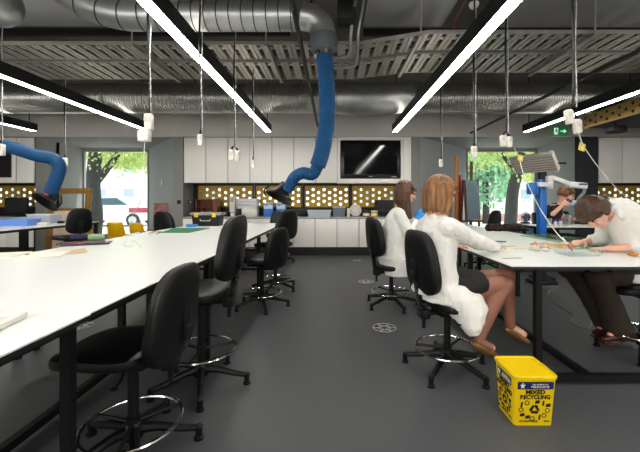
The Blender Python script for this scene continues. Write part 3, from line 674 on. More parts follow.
# ---------------------------------------------------------------- people
def basis(fwd, up=(0, 0, 1), loc=(0, 0, 0), s=1):
    f = V(fwd).normalized(); u = V(up); u = (u-f*u.dot(f)).normalized(); l = u.cross(f)
    M = Matrix((f, l, u)).transposed().to_4x4() @ Matrix.Scale(s, 4); M.translation = V(loc); return M
def head(mb, M, neck, nr=.055, s=1):
    def e(c, d): mb.ell(c, d, M=M)
    e((-.012, 0, .028), (.097, .076, .092)); e((.034, 0, -.03), (.056, .056, .075)); e((.058, 0, -.088), (.030, .032, .024)); e((.02, 0, -.065), (.055, .052, .035))
    T = lambda *p: M @ V(*p)
    mb.rc(T(.086, 0, .012), T(.108, 0, -.022), .007*s, .012*s, 8); e((.088, 0, -.052), (.011, .023, .006)); e((.086, 0, -.063), (.011, .020, .007))
    e((.072, 0, .030), (.020, .055, .013))
    for q in (-1, 1):
        e((.056, q*.034, -.028), (.032, .022, .03)); e((-.004, q*.078, -.008), (.020, .010, .032)); e((-.0, q*.083, .008), (.017, .007, .016))
    mb.rc(T(-.03, 0, -.055), neck, nr*s, nr*1.1*s, 14)
def eyes(M, parent, s=1):
    dark = bpy.data.materials.get('eye_dark') or mat('eye_dark', (40, 28, 22), .3)
    for q in (-1, 1):
        c = M @ V(.083, q*.030, .008); part(MB().ell(c, (.010*s, .012*s, .006*s)), 'eye', dark, parent, world=True)
def hand(mb, w, d, n, curl=.5, side=1, s=1.0, spread=.18):
    w = V(w); d = V(d).normalized(); n = V(n); n = (n-d*n.dot(d)).normalized(); x = d.cross(n)*side   # n: back of hand; x toward thumb
    pm = w+d*.045*s
    M = Matrix((d, x, n)).transposed().to_4x4(); M.translation = pm
    mb.ell((0, 0, 0), (.052*s, .040*s, .014*s), M=M); mb.ell((.02*s, 0, 0), (.034*s, .041*s, .013*s), M=M)
    for k, L in enumerate((.072, .08, .075, .058)):
        off = (.030-.0205*k)*s; p = w+d*.078*s+x*off; a = spread*(1.5-k)*.5
        dd = (d*math.cos(a)+x*math.sin(a)).normalized(); c = 0; r = .0088*s
        for j, fr in enumerate((.45, .32, .23)):
            c += curl*(.5 if j == 0 else .75); q = p+(dd*math.cos(c)-n*math.sin(c))*L*fr*s; mb.rc(p, q, r, r*.92, 8); p = q; r *= .92
    p = w+d*.022*s+x*.028*s; q = p+(d*.55+x*.75-n*.35).normalized()*.042*s; mb.rc(p, q, .013*s, .0105*s, 8)
    mb.rc(q, q+(d*.85+x*.25-n*.4).normalized()*.032*s, .0105*s, .009*s, 8)
def strands(mb, M, a0, a1, n, z0, zl, rx=.105, ry=.088, r=.013, jit=.01, wave=.0, top=.115, cx=-.012, inward=.0, s=1):
    for k in range(n):
        a = math.radians(a0+(a1-a0)*(k+.5)/n); ca, sa = math.cos(a), math.sin(a); zz = zl+random.uniform(-jit, jit)*1.5
        pts = [V(cx+.01*ca, .01*sa, top), V(cx+rx*.62*ca, ry*.62*sa, top-.020), V(cx+rx*.93*ca, ry*.95*sa, top-.062), V(cx+rx*1.03*ca, ry*1.08*sa, z0)]
        m = 4
        for i in range(1, m+1):
            u = i/m; q = 1.05-inward*u+random.uniform(-1, 1)*jit
            pts.append(V(cx+rx*q*ca, ry*q*1.05*sa+wave*math.sin(u*6+k), z0+(zz-z0)*u))
        for i in range(len(pts)-1): mb.rc(M @ pts[i], M @ pts[i+1], r*s, r*s*(.9 if i < len(pts)-2 else .55), 6)

hair_brown = mat('hair_brown', (82, 54, 36), .45, var=.55, vscale=40, bump=.5, bscale=90, stretch=(1, 1, .15))
hair_auburn = mat('hair_light_brown', (138, 94, 56), .42, var=.65, vscale=40, bump=.8, bscale=120, stretch=(1, 1, .08))
hair_dark = mat('hair_dark_brown', (66, 42, 26), .45, var=.5, vscale=40, bump=.5, bscale=80, stretch=(.2, 1, .5))
hair_short = mat('hair_reddish', (112, 72, 44), .5, var=.3, vscale=40)
M_glove = mat('glove_blue', (40, 140, 215), .45)
M_gold_shoe = mat('shoe_gold', (112, 84, 46), .35, .4)
M_skirt = mat('skirt_black', (22, 21, 22), .8)
M_trous = mat('trousers_brown', (46, 36, 28), .85, bump=.2, bscale=60)
M_rshoe = mat('shoe_oxblood', (66, 26, 18), .3)

# ---- near woman (bob, lab coat, black skirt) : faces the right bench
pc = V(.88, 2.62, 0); t = thing('person', 'woman with bobbed light brown hair, white lab coat, black skirt and gold flat shoes', 'person', (.88, 2.62, 0))
hs = 1.12
Mh = basis((.93, .20, -.36), loc=(.845, 2.66, 1.36), s=hs)
neck = V(.80, 2.64, 1.185)
hip = V(.80, 2.62, .645); chest = V(.80, 2.65, 1.02)
b = MB(); head(b, Mh, neck, .052, hs)
b.rc(neck, chest, .07, .10); b.loft([(V(.78, 2.62, .56), (.12, .03, 0), (-.04, .17, 0)), (V(.78, 2.62, .72), (.11, .03, 0), (-.04, .15, 0)), (V(.785, 2.63, .95), (.10, .03, 0), (-.04, .14, 0)), (V(.79, 2.64, 1.14), (.07, .02, 0), (-.03, .13, 0))])
kn, kf = V(1.265, 2.50, .685), V(1.33, 2.60, .725)      # near knee / far knee
hn, hf = V(.86, 2.53, .60), V(.84, 2.73, .60)
an, af = V(1.035, 2.42, .30), V(1.345, 2.58, .345)
b.rc(hn, kn, .088, .060, 16); b.rc(hf, kf, .085, .058, 16)
b.rc(kn, kn.lerp(an, .35)+V(-.015, 0, 0), .056, .054, 14); b.rc(kn.lerp(an, .35)+V(-.015, 0, 0), an, .052, .032, 14)
b.rc(kf, kf.lerp(af, .35)+V(-.01, 0, 0), .054, .052, 14); b.rc(kf.lerp(af, .35)+V(-.01, 0, 0), af, .050, .031, 14)
b.rc(an, an+V(.10, .01, -.055), .031, .026, 10); b.rc(an+V(-.015, 0, -.03), an+V(.02, 0, -.04), .028)
b.rc(af, af+V(.09, -.02, -.055), .031, .026, 10)
sn, sf = V(.84, 2.49, 1.10), V(.84, 2.81, 1.10)
en, ef = V(1.10, 2.62, .985), V(1.04, 2.95, .95)
wn, wf = V(1.44, 3.02, .885), V(1.10, 3.12, .885)
b.rc(sn, en, .05, .042); b.rc(en, wn, .040, .028); b.rc(sf, ef, .05, .042); b.rc(ef, wf, .04, .027)
hand(b, wn, (.75, .6, -.05), (0, 0, 1), .35, -1); hand(b, wf, (.8, .3, -.05), (0, 0, 1), .35, 1)
body = fused(b, 'body', M_skin, t, .0075, 2)
tg = MB()
for h_, k_, a_, o_ in ((hn, kn, an, .015), (hf, kf, af, .01)):
    m_ = k_.lerp(a_, .35)+V(-o_, 0, 0); tg.rc(h_, k_, .091, .063, 16); tg.rc(k_, m_, .059, .057, 14); tg.rc(m_, a_, .055, .035, 14); tg.rc(a_, a_+V(.08, 0, -.048), .034, .030, 10)
fused(tg, 'tights', M_skin2, t, .0075, 2, label='sheer brown tights')
ey = eyes(Mh, t, hs)
# face and hands carry the same skin; legs in sheer tights
hb_ = MB(); Mg = basis((.96, .20, -.08), loc=(.842, 2.66, 1.36), s=hs); strands(hb_, Mg, 45, 298, 66, .0, -.128, .108, .090, .0095, .016, .003, s=hs, inward=.10); hb_.ell((-.018, 0, .035), (.105, .086, .088), M=Mh); strands(hb_, Mg, 60, 296, 34, .0, -.105, .100, .082, .013, .012, s=hs, inward=.12)
strands(hb_, Mh, -38, 38, 12, .065, .045, .100, .088, .012, .004, top=.118, s=hs)
fused(hb_, 'hair', hair_auburn, t, .005, 1)
c = MB()
fx, fy = V(.96, .28, 0), V(-.28, .96, 0)     # forward, leftward
def sec(z, cx, cy, a, b_): return (V(cx, cy, z), fx*a, fy*b_)
c.loft([sec(.60, .80, 2.62, .185, .215), sec(.70, .785, 2.62, .165, .20), sec(.82, .78, 2.62, .145, .185), sec(.95, .785, 2.63, .145, .19), sec(1.07, .80, 2.64, .135, .20), sec(1.14, .805, 2.645, .11, .17), sec(1.185, .805, 2.645, .07, .09)], 32)
c.ell(sn+V(0, .01, -.01), (.078, .074, .07)); c.ell(sf+V(0, 0, -.01), (.078, .078, .07))
c.rc(sn, en, .080, .064, 14); c.rc(en, wn, .064, .046, 14); c.rc(sf, ef, .080, .068, 14); c.rc(ef, wf-V(.03, .06, 0), .066, .048, 14)
c.rc(V(.76, 2.57, 1.165), V(.76, 2.72, 1.165), .03); c.rc(V(.76, 2.57, 1.165), V(.86, 2.56, 1.13), .026, .02); c.rc(V(.76, 2.72, 1.165), V(.86, 2.74, 1.13), .026, .02)
# coat tail over the thigh and hanging beside the seat
c.loft([(V(.84, 2.60, .68), (.20, .04, 0), (-.03, .19, 0)), (V(.93, 2.56, .60), (.17, .03, .03), (-.02, .20, 0)), (V(.985, 2.50, .50), (.13, .02, .04), (-.02, .17, 0)), (V(1.00, 2.44, .42), (.085, .02, .03), (0, .12, 0)), (V(.995, 2.42, .365), (.045, .01, .02), (0, .08, 0))], 28)
c.loft([(V(.80, 2.62, .66), (.18, 0, 0), (0, .20, 0)), (V(.88, 2.60, .60), (.22, 0, 0), (0, .215, 0)), (V(.88, 2.60, .553), (.22, 0, 0), (0, .22, 0))], 28)
fused(c, 'lab_coat', M_coat, t, .008, 3, wr=.011, wscale=9)
k = MB(); k.loft([(V(.86, 2.62, .62), (.02, 0, .10), (-.02, .19, 0)), (V(1.0, 2.585, .66), (.02, 0, .105), (-.02, .17, 0)), (V(1.10, 2.565, .685), (.0, 0, .092), (-.02, .14, 0))], 24)
fused(k, 'skirt', M_skirt, t, .009, 2, wr=.004)
for nm, a_, dx in (('shoe', an, V(.125, .012, -.07)), ('shoe', af, V(.115, -.025, -.068))):
    q = MB(); h0 = a_+V(-.022, 0, -.030); q.rc(h0, h0+dx*.5, .034, .035, 12); q.rc(h0+dx*.5, h0+dx*1.2, .036, .020, 12); q.box(h0+dx*.6+V(0, 0, -.024), (.05, .03, .008))
    fused(q, nm, M_gold_shoe, t, .006, 2)

# ---- far woman (long brown hair, blue gloves)
t = thing('person', 'woman with long brown hair, white lab coat and blue gloves, sitting in profile', 'person', (.74, 4.2, 0))
hs = 1.15
Mh = basis((.93, -.10, -.38), loc=(.90, 4.18, 1.395), s=hs); neck = V(.83, 4.2, 1.22)
b = MB(); head(b, Mh, neck, .05, hs)
b.loft([(V(.74, 4.2, .53), (.12, 0, 0), (0, .18, 0)), (V(.74, 4.2, .75), (.1, 0, 0), (0, .15, 0)), (V(.78, 4.2, 1.0), (.1, 0, 0), (0, .14, 0)), (V(.81, 4.2, 1.18), (.07, 0, 0), (0, .12, 0))])
b.rc(V(.78, 4.1, .60), V(1.18, 4.08, .62), .085, .06); b.rc(V(.78, 4.3, .60), V(1.18, 4.3, .62), .085, .06)
b.rc(V(1.18, 4.08, .62), V(1.02, 4.08, .27), .055, .035); b.rc(V(1.18, 4.3, .62), V(1.04, 4.3, .27), .055, .035)
b.rc(V(1.02, 4.08, .25), V(1.16, 4.08, .21), .036, .03); b.rc(V(1.04, 4.3, .25), V(1.18, 4.3, .21), .036, .03)
sn, sf = V(.79, 4.04, 1.13), V(.83, 4.36, 1.13); en, ef = V(.90, 4.02, .89), V(.95, 4.38, .90); wn, wf = V(1.03, 4.1, 1.07), V(1.05, 4.28, 1.08)
b.rc(sn, en, .05, .042); b.rc(en, wn, .04, .028); b.rc(sf, ef, .05, .042); b.rc(ef, wf, .04, .028)
fused(b, 'body', M_skin, t, .008, 2); eyes(Mh, t, hs)
for q_, w_, sd_ in ((0, wn, 1), (1, wf, -1)):
    g = MB(); hand(g, w_, (.45, .05 if q_ == 0 else -.1, .85), (-.5, -.8 if q_ == 0 else .8, .3), .7, sd_, 1.15); g.rc(w_-V(.02, 0, .05), w_, .036, .034)
    fused(g, 'glove', M_glove, t, .006, 1, label='blue nitrile glove')
c = MB()
c.loft([(V(.78, 4.2, .50), (.20, 0, 0), (0, .22, 0)), (V(.76, 4.2, .60), (.20, 0, 0), (0, .215, 0)), (V(.735, 4.2, .75), (.16, 0, 0), (0, .19, 0)), (V(.75, 4.2, .92), (.145, 0, 0), (0, .185, 0)), (V(.785, 4.2, 1.08), (.13, 0, 0), (0, .185, 0)), (V(.81, 4.2, 1.16), (.10, 0, 0), (0, .15, 0)), (V(.82, 4.2, 1.205), (.065, 0, 0), (0, .08, 0))], 28)
c.rc(sn, en, .075, .066, 14); c.rc(en, wn-V(.02, 0, .04), .062, .045, 14); c.rc(sf, ef, .075, .066, 14); c.rc(ef, wf-V(.02, 0, .04), .062, .045, 14)
c.loft([(V(.82, 4.14, .62), (.25, 0, 0), (0, .22, 0)), (V(.83, 4.12, .50), (.22, 0, 0), (0, .20, 0)), (V(.80, 4.10, .40), (.17, 0, 0), (0, .17, 0))], 24)
fused(c, 'lab_coat', M_coat, t, .009, 3, wr=.012, wscale=7)
hb_ = MB(); hb_.ell((-.018, 0, .035), (.106, .087, .089), M=Mh); Mg = basis((.96, -.10, -.12), loc=(.897, 4.18, 1.395), s=hs); strands(hb_, Mg, 66, 296, 44, .0, -.12, .104, .088, .013, .010, s=hs, inward=.22)
Mg = basis((.99, -.10, .10), loc=(.895, 4.18, 1.395), s=hs); strands(hb_, Mg, 90, 255, 30, -.03, -.19, .098, .082, .015, .012, wave=.004, s=hs, inward=.2); strands(hb_, Mg, 250, 292, 14, -.02, -.27, .092, .080, .013, .008, s=hs, inward=.1)
strands(hb_, Mh, -62, 62, 14, .07, .055, .10, .088, .011, .003, s=hs)
fused(hb_, 'hair', hair_brown, t, .0075, 1)
for yy in (4.08, 4.3):
    q = MB(); q.rc(V(1.0, yy, .21), V(1.14, yy, .19), .034, .03); q.rc(V(1.14, yy, .19), V(1.2, yy, .18), .03, .02); fused(q, 'shoe', M_black, t, .008, 1)

# ---- leaning woman at the right edge
t = thing('person', 'woman with hair in a bun and white coat bent low over the right bench', 'person', (2.70, 2.95, 0))
hs = 1.12
Mh = basis((-.42, -.20, -.88), up=(-.85, .0, .42), loc=(2.345, 3.06, 1.185), s=hs*1.05); neck = V(2.50, 3.10, 1.20)
b = MB(); head(b, Mh, neck, .055, hs)
b.rc(neck, V(2.62, 3.08, 1.10), .06, .08)
b.loft([(V(2.74, 2.97, .60), (.12, 0, 0), (0, .18, 0)), (V(2.72, 3.0, .80), (.11, 0, 0), (0, .16, 0)), (V(2.68, 3.05, 1.0), (.11, 0, 0), (0, .15, 0)), (V(2.64, 3.08, 1.15), (.08, 0, 0), (0, .12, 0))])
kn, kf = V(2.21, 2.86, .66), V(2.14, 3.10, .67); an, af = V(2.47, 2.90, .22), V(2.54, 3.10, .20)
b.rc(V(2.66, 2.88, .65), kn, .085, .06); b.rc(V(2.66, 3.08, .65), kf, .085, .06); b.rc(kn, an, .055, .036); b.rc(kf, af, .055, .036)
b.rc(an, an+V(-.12, -.02, -.06), .034, .028); b.rc(af, af+V(-.12, -.02, -.06), .034, .028)
sn, sf = V(2.66, 2.93, 1.16), V(2.62, 3.26, 1.14); en, ef = V(2.68, 2.90, .905), V(2.66, 3.36, .915); wn, wf = V(2.42, 2.99, .875), V(2.44, 3.30, .895)
b.rc(sn, en, .05, .042); b.rc(en, wn, .040, .029); b.rc(sf, ef, .05, .042); b.rc(ef, wf, .04, .029)
hand(b, wn, (-1, .12, -.03), (0, 0, 1), .45, 1, 1.05); hand(b, wf, (-1, -.25, .02), (0, -.2, 1), .8, -1, 1.05)
fused(b, 'body', M_skin, t, .0075, 2); eyes(Mh, t, hs)
hb_ = MB(); hb_.ell((-.022, 0, .035), (.110, .092, .094), M=Mh); strands(hb_, Mh, 75, 285, 40, .01, -.045, .110, .093, .014, .004, s=hs, inward=.12); strands(hb_, Mh, -75, 75, 30, .06, .035, .104, .09, .012, .003, s=hs)
bun = Mh @ V(-.128, -.01, -.055)
for k_ in range(12):
    a = k_*PI/6; hb_.ell(bun+V(.038*math.cos(a), .028*math.sin(a*2), .034*math.sin(a)), (.034, .03, .032), n=10, m=6)
fused(hb_, 'hair', hair_dark, t, .0065, 1)
c = MB()
c.loft([(V(2.76, 2.98, .60), (.19, 0, 0), (0, .22, 0)), (V(2.745, 3.0, .74), (.17, 0, 0), (0, .20, 0)), (V(2.73, 3.02, .90), (.165, 0, 0), (0, .20, 0)), (V(2.70, 3.06, 1.05), (.165, 0, .03), (0, .205, 0)), (V(2.66, 3.09, 1.16), (.15, 0, .06), (0, .20, 0)), (V(2.58, 3.10, 1.245), (.08, 0, .07), (0, .15, 0)), (V(2.515, 3.09, 1.255), (.04, 0, .07), (0, .10, 0)), (V(2.475, 3.085, 1.245), (.025, 0, .065), (0, .085, 0))], 28)
c.rc(sn, en+V(0, 0, .02), .085, .075, 14); c.rc(en+V(0, 0, .01), V(2.60, 2.93, .905), .06, .052, 14); c.rc(sf, ef, .08, .07, 14); c.rc(ef, V(2.54, 3.33, .91), .066, .055, 14)
c.rc(V(2.47, 3.01, 1.28), V(2.48, 3.16, 1.29), .024); c.rc(V(2.52, 3.03, 1.27), V(2.52, 2.97, 1.15), .028, .02)
c.loft([(V(2.72, 2.97, .70), (.20, 0, 0), (0, .21, 0)), (V(2.62, 2.95, .685), (.24, 0, 0), (0, .21, 0)), (V(2.60, 2.95, .63), (.26, 0, 0), (0, .21, 0)), (V(2.62, 2.93, .615), (.24, 0, 0), (0, .20, 0))], 24)
fused(c, 'lab_coat', M_coat, t, .009, 3, wr=.012, wscale=7)
k = MB(); k.rc(V(2.64, 2.88, .66), kn, .10, .085, 16); k.rc(V(2.64, 3.08, .66), kf, .10, .085, 16)
k.loft([(kn+V(0, 0, .03), (.088, 0, 0), (0, .088, 0)), (kn.lerp(an, .5), (.085, 0, .02), (0, .082, 0)), (an+V(-.02, 0, -.05), (.11, 0, .03), (0, .08, 0))]); k.loft([(kf+V(0, 0, .03), (.088, 0, 0), (0, .088, 0)), (kf.lerp(af, .5), (.085, 0, .02), (0, .082, 0)), (af+V(-.02, 0, -.05), (.11, 0, .03), (0, .08, 0))])
fused(k, 'trousers', M_trous, t, .008, 3, wr=.008)
for a_ in (an, af):
    q = MB(); h0 = a_+V(.06, .0, -.055); dx = V(-.24, -.03, -.04); q.rc(a_+V(0, 0, .02), a_+V(0, 0, -.04), .040, .044, 12); q.rc(h0, h0+dx*.5, .040, .046, 12); q.rc(h0+dx*.5, h0+dx, .042, .022, 12); q.box(h0+dx*.5+V(0, 0, -.038), (.27, .07, .012), (0, -.17, .1)); q.box(h0+V(.01, 0, -.035), (.06, .06, .03), (0, -.17, .1))
    fused(q, 'shoe', M_rshoe, t, .006, 1)

# ---- man at the microscope
mc = V(3.95, 6.28, 0); t = thing('person', 'man in a black T-shirt looking into the microscope by the right window', 'person', (3.98, 6.75, 0))
hs = 1.18
hp = Q(566, 195, 6.5); Mh = basis((.85, -.40, -.30), loc=hp, s=hs); neck = hp+V(-.06, .03, -.17)
b = MB(); head(b, Mh, neck, .055, hs)
x0 = hp.x-.16; y0 = 6.72
b.loft([(V(x0-.02, y0, .50), (.14, 0, 0), (0, .18, 0)), (V(x0-.03, y0-.02, .8), (.12, 0, 0), (0, .16, 0)), (V(x0-.0, y0-.05, 1.05), (.12, 0, 0), (0, .17, 0)), (V(x0+.05, y0-.1, 1.22), (.08, 0, 0), (0, .13, 0))])
b.rc(neck, V(x0+.05, y0-.1, 1.12), .06, .08)
for s_ in (-1, 1):
    b.rc(V(x0+.05, y0+s_*.1, .55), V(x0+.45, y0+s_*.12, .56), .09, .065); b.rc(V(x0+.45, y0+s_*.12, .56), V(x0+.38, y0+s_*.12, .10), .06, .042); b.rc(V(x0+.38, y0+s_*.12, .07), V(x0+.52, y0+s_*.12, .045), .042, .035)
sn, sf = V(x0+.0, y0-.24, 1.14), V(x0+.08, y0+.12, 1.14); en = Q(553, 214, 6.42); wn = Q(563, 205, 6.36); ef = V(x0+.3, y0-.0, .93); wf = V(x0+.5, y0-.22, .92)
b.rc(sn, en, .055, .045); b.rc(en, wn, .045, .032); b.rc(sf, ef, .055, .045); b.rc(ef, wf, .043, .03)
hand(b, wn, (.6, -.05, .5), (-.3, -.9, .3), 1.0, 1, 1.15); hand(b, wf, (.9, -.3, .0), (0, 0, 1), .5, -1, 1.1)
fused(b, 'body', M_skin, t, .009, 2); eyes(Mh, t, hs)
hb_ = MB(); hb_.ell((-.022, 0, .042), (.106, .088, .090), M=Mh); strands(hb_, Mh, 75, 285, 26, .02, -.03, .106, .088, .013, .006, s=hs, inward=.08); strands(hb_, Mh, -75, 75, 22, .075, .06, .106, .088, .013, .008, s=hs)
fused(hb_, 'hair', hair_short, t, .009, 1)
c = MB(); c.loft([(V(x0-.02, y0, .50), (.17, 0, 0), (0, .21, 0)), (V(x0-.03, y0-.02, .8), (.15, 0, 0), (0, .19, 0)), (V(x0, y0-.05, 1.05), (.15, 0, 0), (0, .21, 0)), (V(x0+.05, y0-.1, 1.2), (.09, 0, 0), (0, .15, 0)), (V(x0+.06, y0-.1, 1.24), (.06, 0, 0), (0, .08, 0))], 24)
c.rc(sn, sn.lerp(en, .6), .078, .068); c.rc(sf, sf.lerp(ef, .6), .078, .068)
fused(c, 'shirt', M_skirt, t, .01, 2, wr=.006, label='black T-shirt')
k = MB()
for s_ in (-1, 1): k.rc(V(x0+.05, y0+s_*.1, .55), V(x0+.45, y0+s_*.12, .56), .105, .08); k.rc(V(x0+.45, y0+s_*.12, .56), V(x0+.38, y0+s_*.12, .13), .078, .062)
fused(k, 'trousers', mat('trousers_navy', (26, 30, 42), .8), t, .01, 2)
drafting_chair(x0, y0+.02, -.2, .46, 'black chair the man at the microscope sits on', 10, .16, back_z=.82)

# ---------------------------------------------------------------- recycling bin
bc = V(1.155, 2.055, 0)
t = thing('recycling_bin', 'yellow mixed recycling bin on the floor by the right bench leg', 'bin', bc)
def rr(w, d, z, r=.02, n=5):
    out = []
    for cx, cy, a0 in ((w/2-r, d/2-r, 0), (-w/2+r, d/2-r, 90), (-w/2+r, -d/2+r, 180), (w/2-r, -d/2+r, 270)):
        for k in range(n+1): a = math.radians(a0+90*k/n); out.append(V(cx+r*math.cos(a), cy+r*math.sin(a), z))
    return out
def shellof(loops):
    n = len(loops[0]); vs = [v for l in loops for v in l]
    return MB().add(vs, [(i*n+k, i*n+(k+1) % n, (i+1)*n+(k+1) % n, (i+1)*n+k) for i in range(len(loops)-1) for k in range(n)]+[tuple(range(n))[::-1], tuple((len(loops)-1)*n+k for k in range(n))])
bh_ = .30
part(shellof([rr(.222, .19, 0), rr(.242, .24, bh_-.012), rr(.238, .236, bh_-.012), rr(.218, .186, .02)]), 'bin_body', M_biny, t)
part(shellof([rr(.25, .255, bh_-.022, .025), rr(.256, .26, bh_-.004, .025), rr(.25, .255, bh_, .025), rr(.236, .24, bh_, .02), rr(.234, .238, bh_-.02, .02)][:3]+[rr(.238, .24, bh_, .02), rr(.236, .236, bh_-.010, .02)]), 'rim', M_biny, t)
navy = mat('label_navy', (24, 34, 92), .4); inkm = mat('ink_black', (14, 14, 14), .5); grn = mat('ink_green', (30, 130, 50), .5)
def bin_face(org, ux, nrm, wd, tilt):
    # org: bottom centre of the face at floor; ux: unit along the face; up leans outwards
    up = (V(0, 0, 1)+nrm*tilt).normalized(); n2 = ux.cross(up).normalized(); n2 = n2 if n2.dot(nrm) > 0 else -n2
    Mf = Matrix((ux, up, n2)).transposed().to_4x4(); Mf.translation = org+n2*.0015
    def T(mb): mb.v = [Mf @ v for v in mb.v]; return mb
    part(T(MB().box((0, .243, 0), (wd, .044, .002))), 'label_band', navy, t, 'navy name band')
    def tx(s_, size, y, m_, nm, x=0, bold=0, sx=1, al='CENTER'):
        o = text(s_, size, m_, t, nm, (0, 0, 0), (0, 0, 0), align=al, bold=bold, sx=sx)
        o.data.transform(Mf @ Matrix.Translation((x, y, .002)))
    tx('THE UNIVERSITY OF', .010, .250, M_paper, 'lettering', .025); tx('MELBOURNE', .018, .236, M_paper, 'lettering', .025)
    part(T(MB().box((-wd*.36, .243, .0015), (.026, .032, .001)).ell((-wd*.36, .243, .002), (.008, .012, .001))), 'crest', mat('crest_white', (225, 228, 240), .5), t) if False else None
    cr = MB()
    for a in (0, 72, 144, 216, 288): cr.tube([V(-wd*.36, .243, .0015), V(-wd*.36+.014*math.cos(math.radians(a+18)), .243+.016*math.sin(math.radians(a+18)), .0015)], .003, 5)
    part(T(cr), 'crest', M_paper, t)
    tx('MIXED', .034, .204, inkm, 'lettering', 0, .0013, 1.1); tx('RECYCLING', .034, .174, inkm, 'lettering', 0, .0013, .95)
    g = MB()
    for q in range(3):
        a = math.radians(90+120*q); a2 = math.radians(90+120*(q+1)); p0 = V(.034*math.cos(a), .100+.034*math.sin(a), .001); p1 = V(.034*math.cos(a2), .100+.034*math.sin(a2), .001)
        d = p1-p0; g.beam(p0+d*.18, p0+d*.66, .014, .0012); e_ = p0+d*.92; m_ = p0+d*.64; nn = V(-d.y, d.x, 0).normalized()*.012
        g.prism([(m_.x+nn.x, m_.y+nn.y), (m_.x-nn.x, m_.y-nn.y), (e_.x, e_.y)], .0004, .0016)
    part(T(g), 'recycling_symbol', inkm, t)
    for (ix, iy, kd) in ((-.078, .128, 0), (-.078, .098, 1), (-.072, .068, 2), (-.046, .140, 1), (-.010, .045, 1), (.048, .136, 0), (.078, .125, 2), (.076, .094, 1), (.058, .064, 1), (.014, .146, 2), (-.040, .055, 2), (.03, .052, 0)):
        ix *= wd/.21; ic = MB()
        if kd == 0: ic.beam(V(ix, iy-.014, .001), V(ix+.004, iy+.016, .001), .010, .001)
        elif kd == 1: ic.ring((ix, iy, .001), .012, .0024, 14, 4)
        else: ic.prism([(ix-.013, iy-.011), (ix+.013, iy-.009), (ix+.015, iy+.010), (ix-.010, iy+.007)], .0004, .0016)
        part(T(ic), 'pictogram', inkm, t)
    tx('NO PLASTIC BAGS', .013, .028, inkm, 'lettering', -wd*.16, .0005); tx('zero', .018, .030, grn, 'lettering', wd*.36, .001)
bin_face(V(0, -.095, 0), V(1, 0, 0), V(0, -1, 0), .205, .087); bin_face(V(-.111, 0, 0), V(0, -1, 0), V(-1, 0, 0), .16, .035)

# ---------------------------------------------------------------- floor outlets and floor cable
for i, (px, py) in enumerate([(384.5, 328), (366, 282), (357, 260.7), (80, 326.5), (162, 289)]):
    c = P(px, py, 0.0); t = thing('floor_outlet', ['round metal floor outlet nearest in the centre aisle', 'round metal floor outlet second along the centre aisle', 'round metal floor outlet farthest along the aisle, near the cabinets',
        'round metal floor outlet seen under the near left bench', 'round metal floor outlet seen under the left bench behind the nearest chair back'][i], 'floor outlet', (c.x, c.y, 0), group='round floor outlets')
    part(MB().lathe([(.125, 0), (.12, .004), (.105, .0045), (.10, .002), (0.0, .002)]), 'plate', mat('outlet_dark', (60, 60, 60), .5), t)
    g = MB(); g.ring((0, 0, .002), .115, .006, 40, 6); g.ring((0, 0, .002), .06, .004, 30, 6)
    for k in range(6): a = k*PI/3; g.beam(V(.03*math.cos(a), .03*math.sin(a), .003), V(.112*math.cos(a), .112*math.sin(a), .003), .012, .005)
    part(g, 'grille', mat('outlet_metal', (190, 190, 186), .4, .3), t)
solo(MB().tube(spline([P(x, y, .006) for x, y in [(535, 288), (552, 286), (560, 286), (548, 293), (553, 302), (566, 310), (574, 316), (571, 322), (583, 328), (590, 327), (592, 319)]], 8), .006, 6), 'floor_cable', mat('cable_grey', (120, 120, 118), .5), 'grey cable snaking on the floor under the right bench', 'cable')

# ---------------------------------------------------------------- things on the left benches
Z = TZ
t = thing('tool_case', 'black tool case with grey lid and yellow latches on the far left bench', 'toolbox', (-2.24, 6.1, Z))
part(shellof([rr(.46, .24, .0, .02), rr(.50, .26, .19, .02)]), 'case_body', M_plas, t)
part(MB().box((0, 0, .215), (.55, .29, .05), bev=.015), 'lid', mat('lid_grey', (140, 144, 146), .4), t, 'grey lid')
for q in (-1, 1): part(MB().box((q*.155, -.152, .195), (.07, .02, .075), bev=.006), 'latch', M_yel, t, 'yellow latch')
part(MB().tube([(-.09, -.135, .12), (-.08, -.155, .095), (.08, -.155, .095), (.09, -.135, .12)], .01, 8), 'handle', mat('handle_grey', (175, 178, 180), .4), t, 'grey handle')
a, b_, c, d = P(161, 232.8, Z), P(189, 232.8, Z), P(210, 228.5, Z), P(174, 228.2, Z)
mt = mat('mat_green', (46, 128, 92), .6)
solo(MB().hull6([a+V(0, 0, .006), b_+V(0, 0, .006), c+V(0, 0, .006), d+V(0, 0, .006)], [a+V(0, 0, .001), b_+V(0, 0, .001), c+V(0, 0, .001), d+V(0, 0, .001)]), 'cutting_mat', mt, 'green cutting mat on the left bench in front of the tool case', 'cutting mat')
g = MB(); gc = P(190, 227.2, Z)+V(0, 0, .0)
for k in range(7): g.ell(gc+V(random.uniform(-.1, .1), random.uniform(-.04, .04), .03), (.05, .03, .025))
t = thing('glove', 'crumpled blue glove lying behind the green cutting mat', 'glove', gc); fused(g, 'glove_fabric', M_glove, t, .01, 1, wr=.01, wscale=20)
t = thing('spectacles', 'black spectacles lying at the left corner of the green mat', 'glasses', P(157, 233.5, Z))
sp = MB(); 
for q in (-1, 1): sp.ring((q*.035, 0, .022), .026, .004, 20, 6)
part(sp.beam((-.01, 0, .022), (.01, 0, .022), .005), 'rims', M_black, t)
for q in (-1, 1): part(MB().tube([(q*.06, 0, .02), (q*.06, -.08, .012), (q*.055, -.12, .004)], .004, 6), 'temple', M_black, t)
def sheet(px, py, w, d, rz, label, m_=M_paper, name='paper', h=.004, z=Z, cat='paper'):
    c = P(px, py, z); o = solo(MB().box((c.x, c.y, z+h/2+.0005), (w, d, h)), name, m_, label, cat, rz=rz); return o
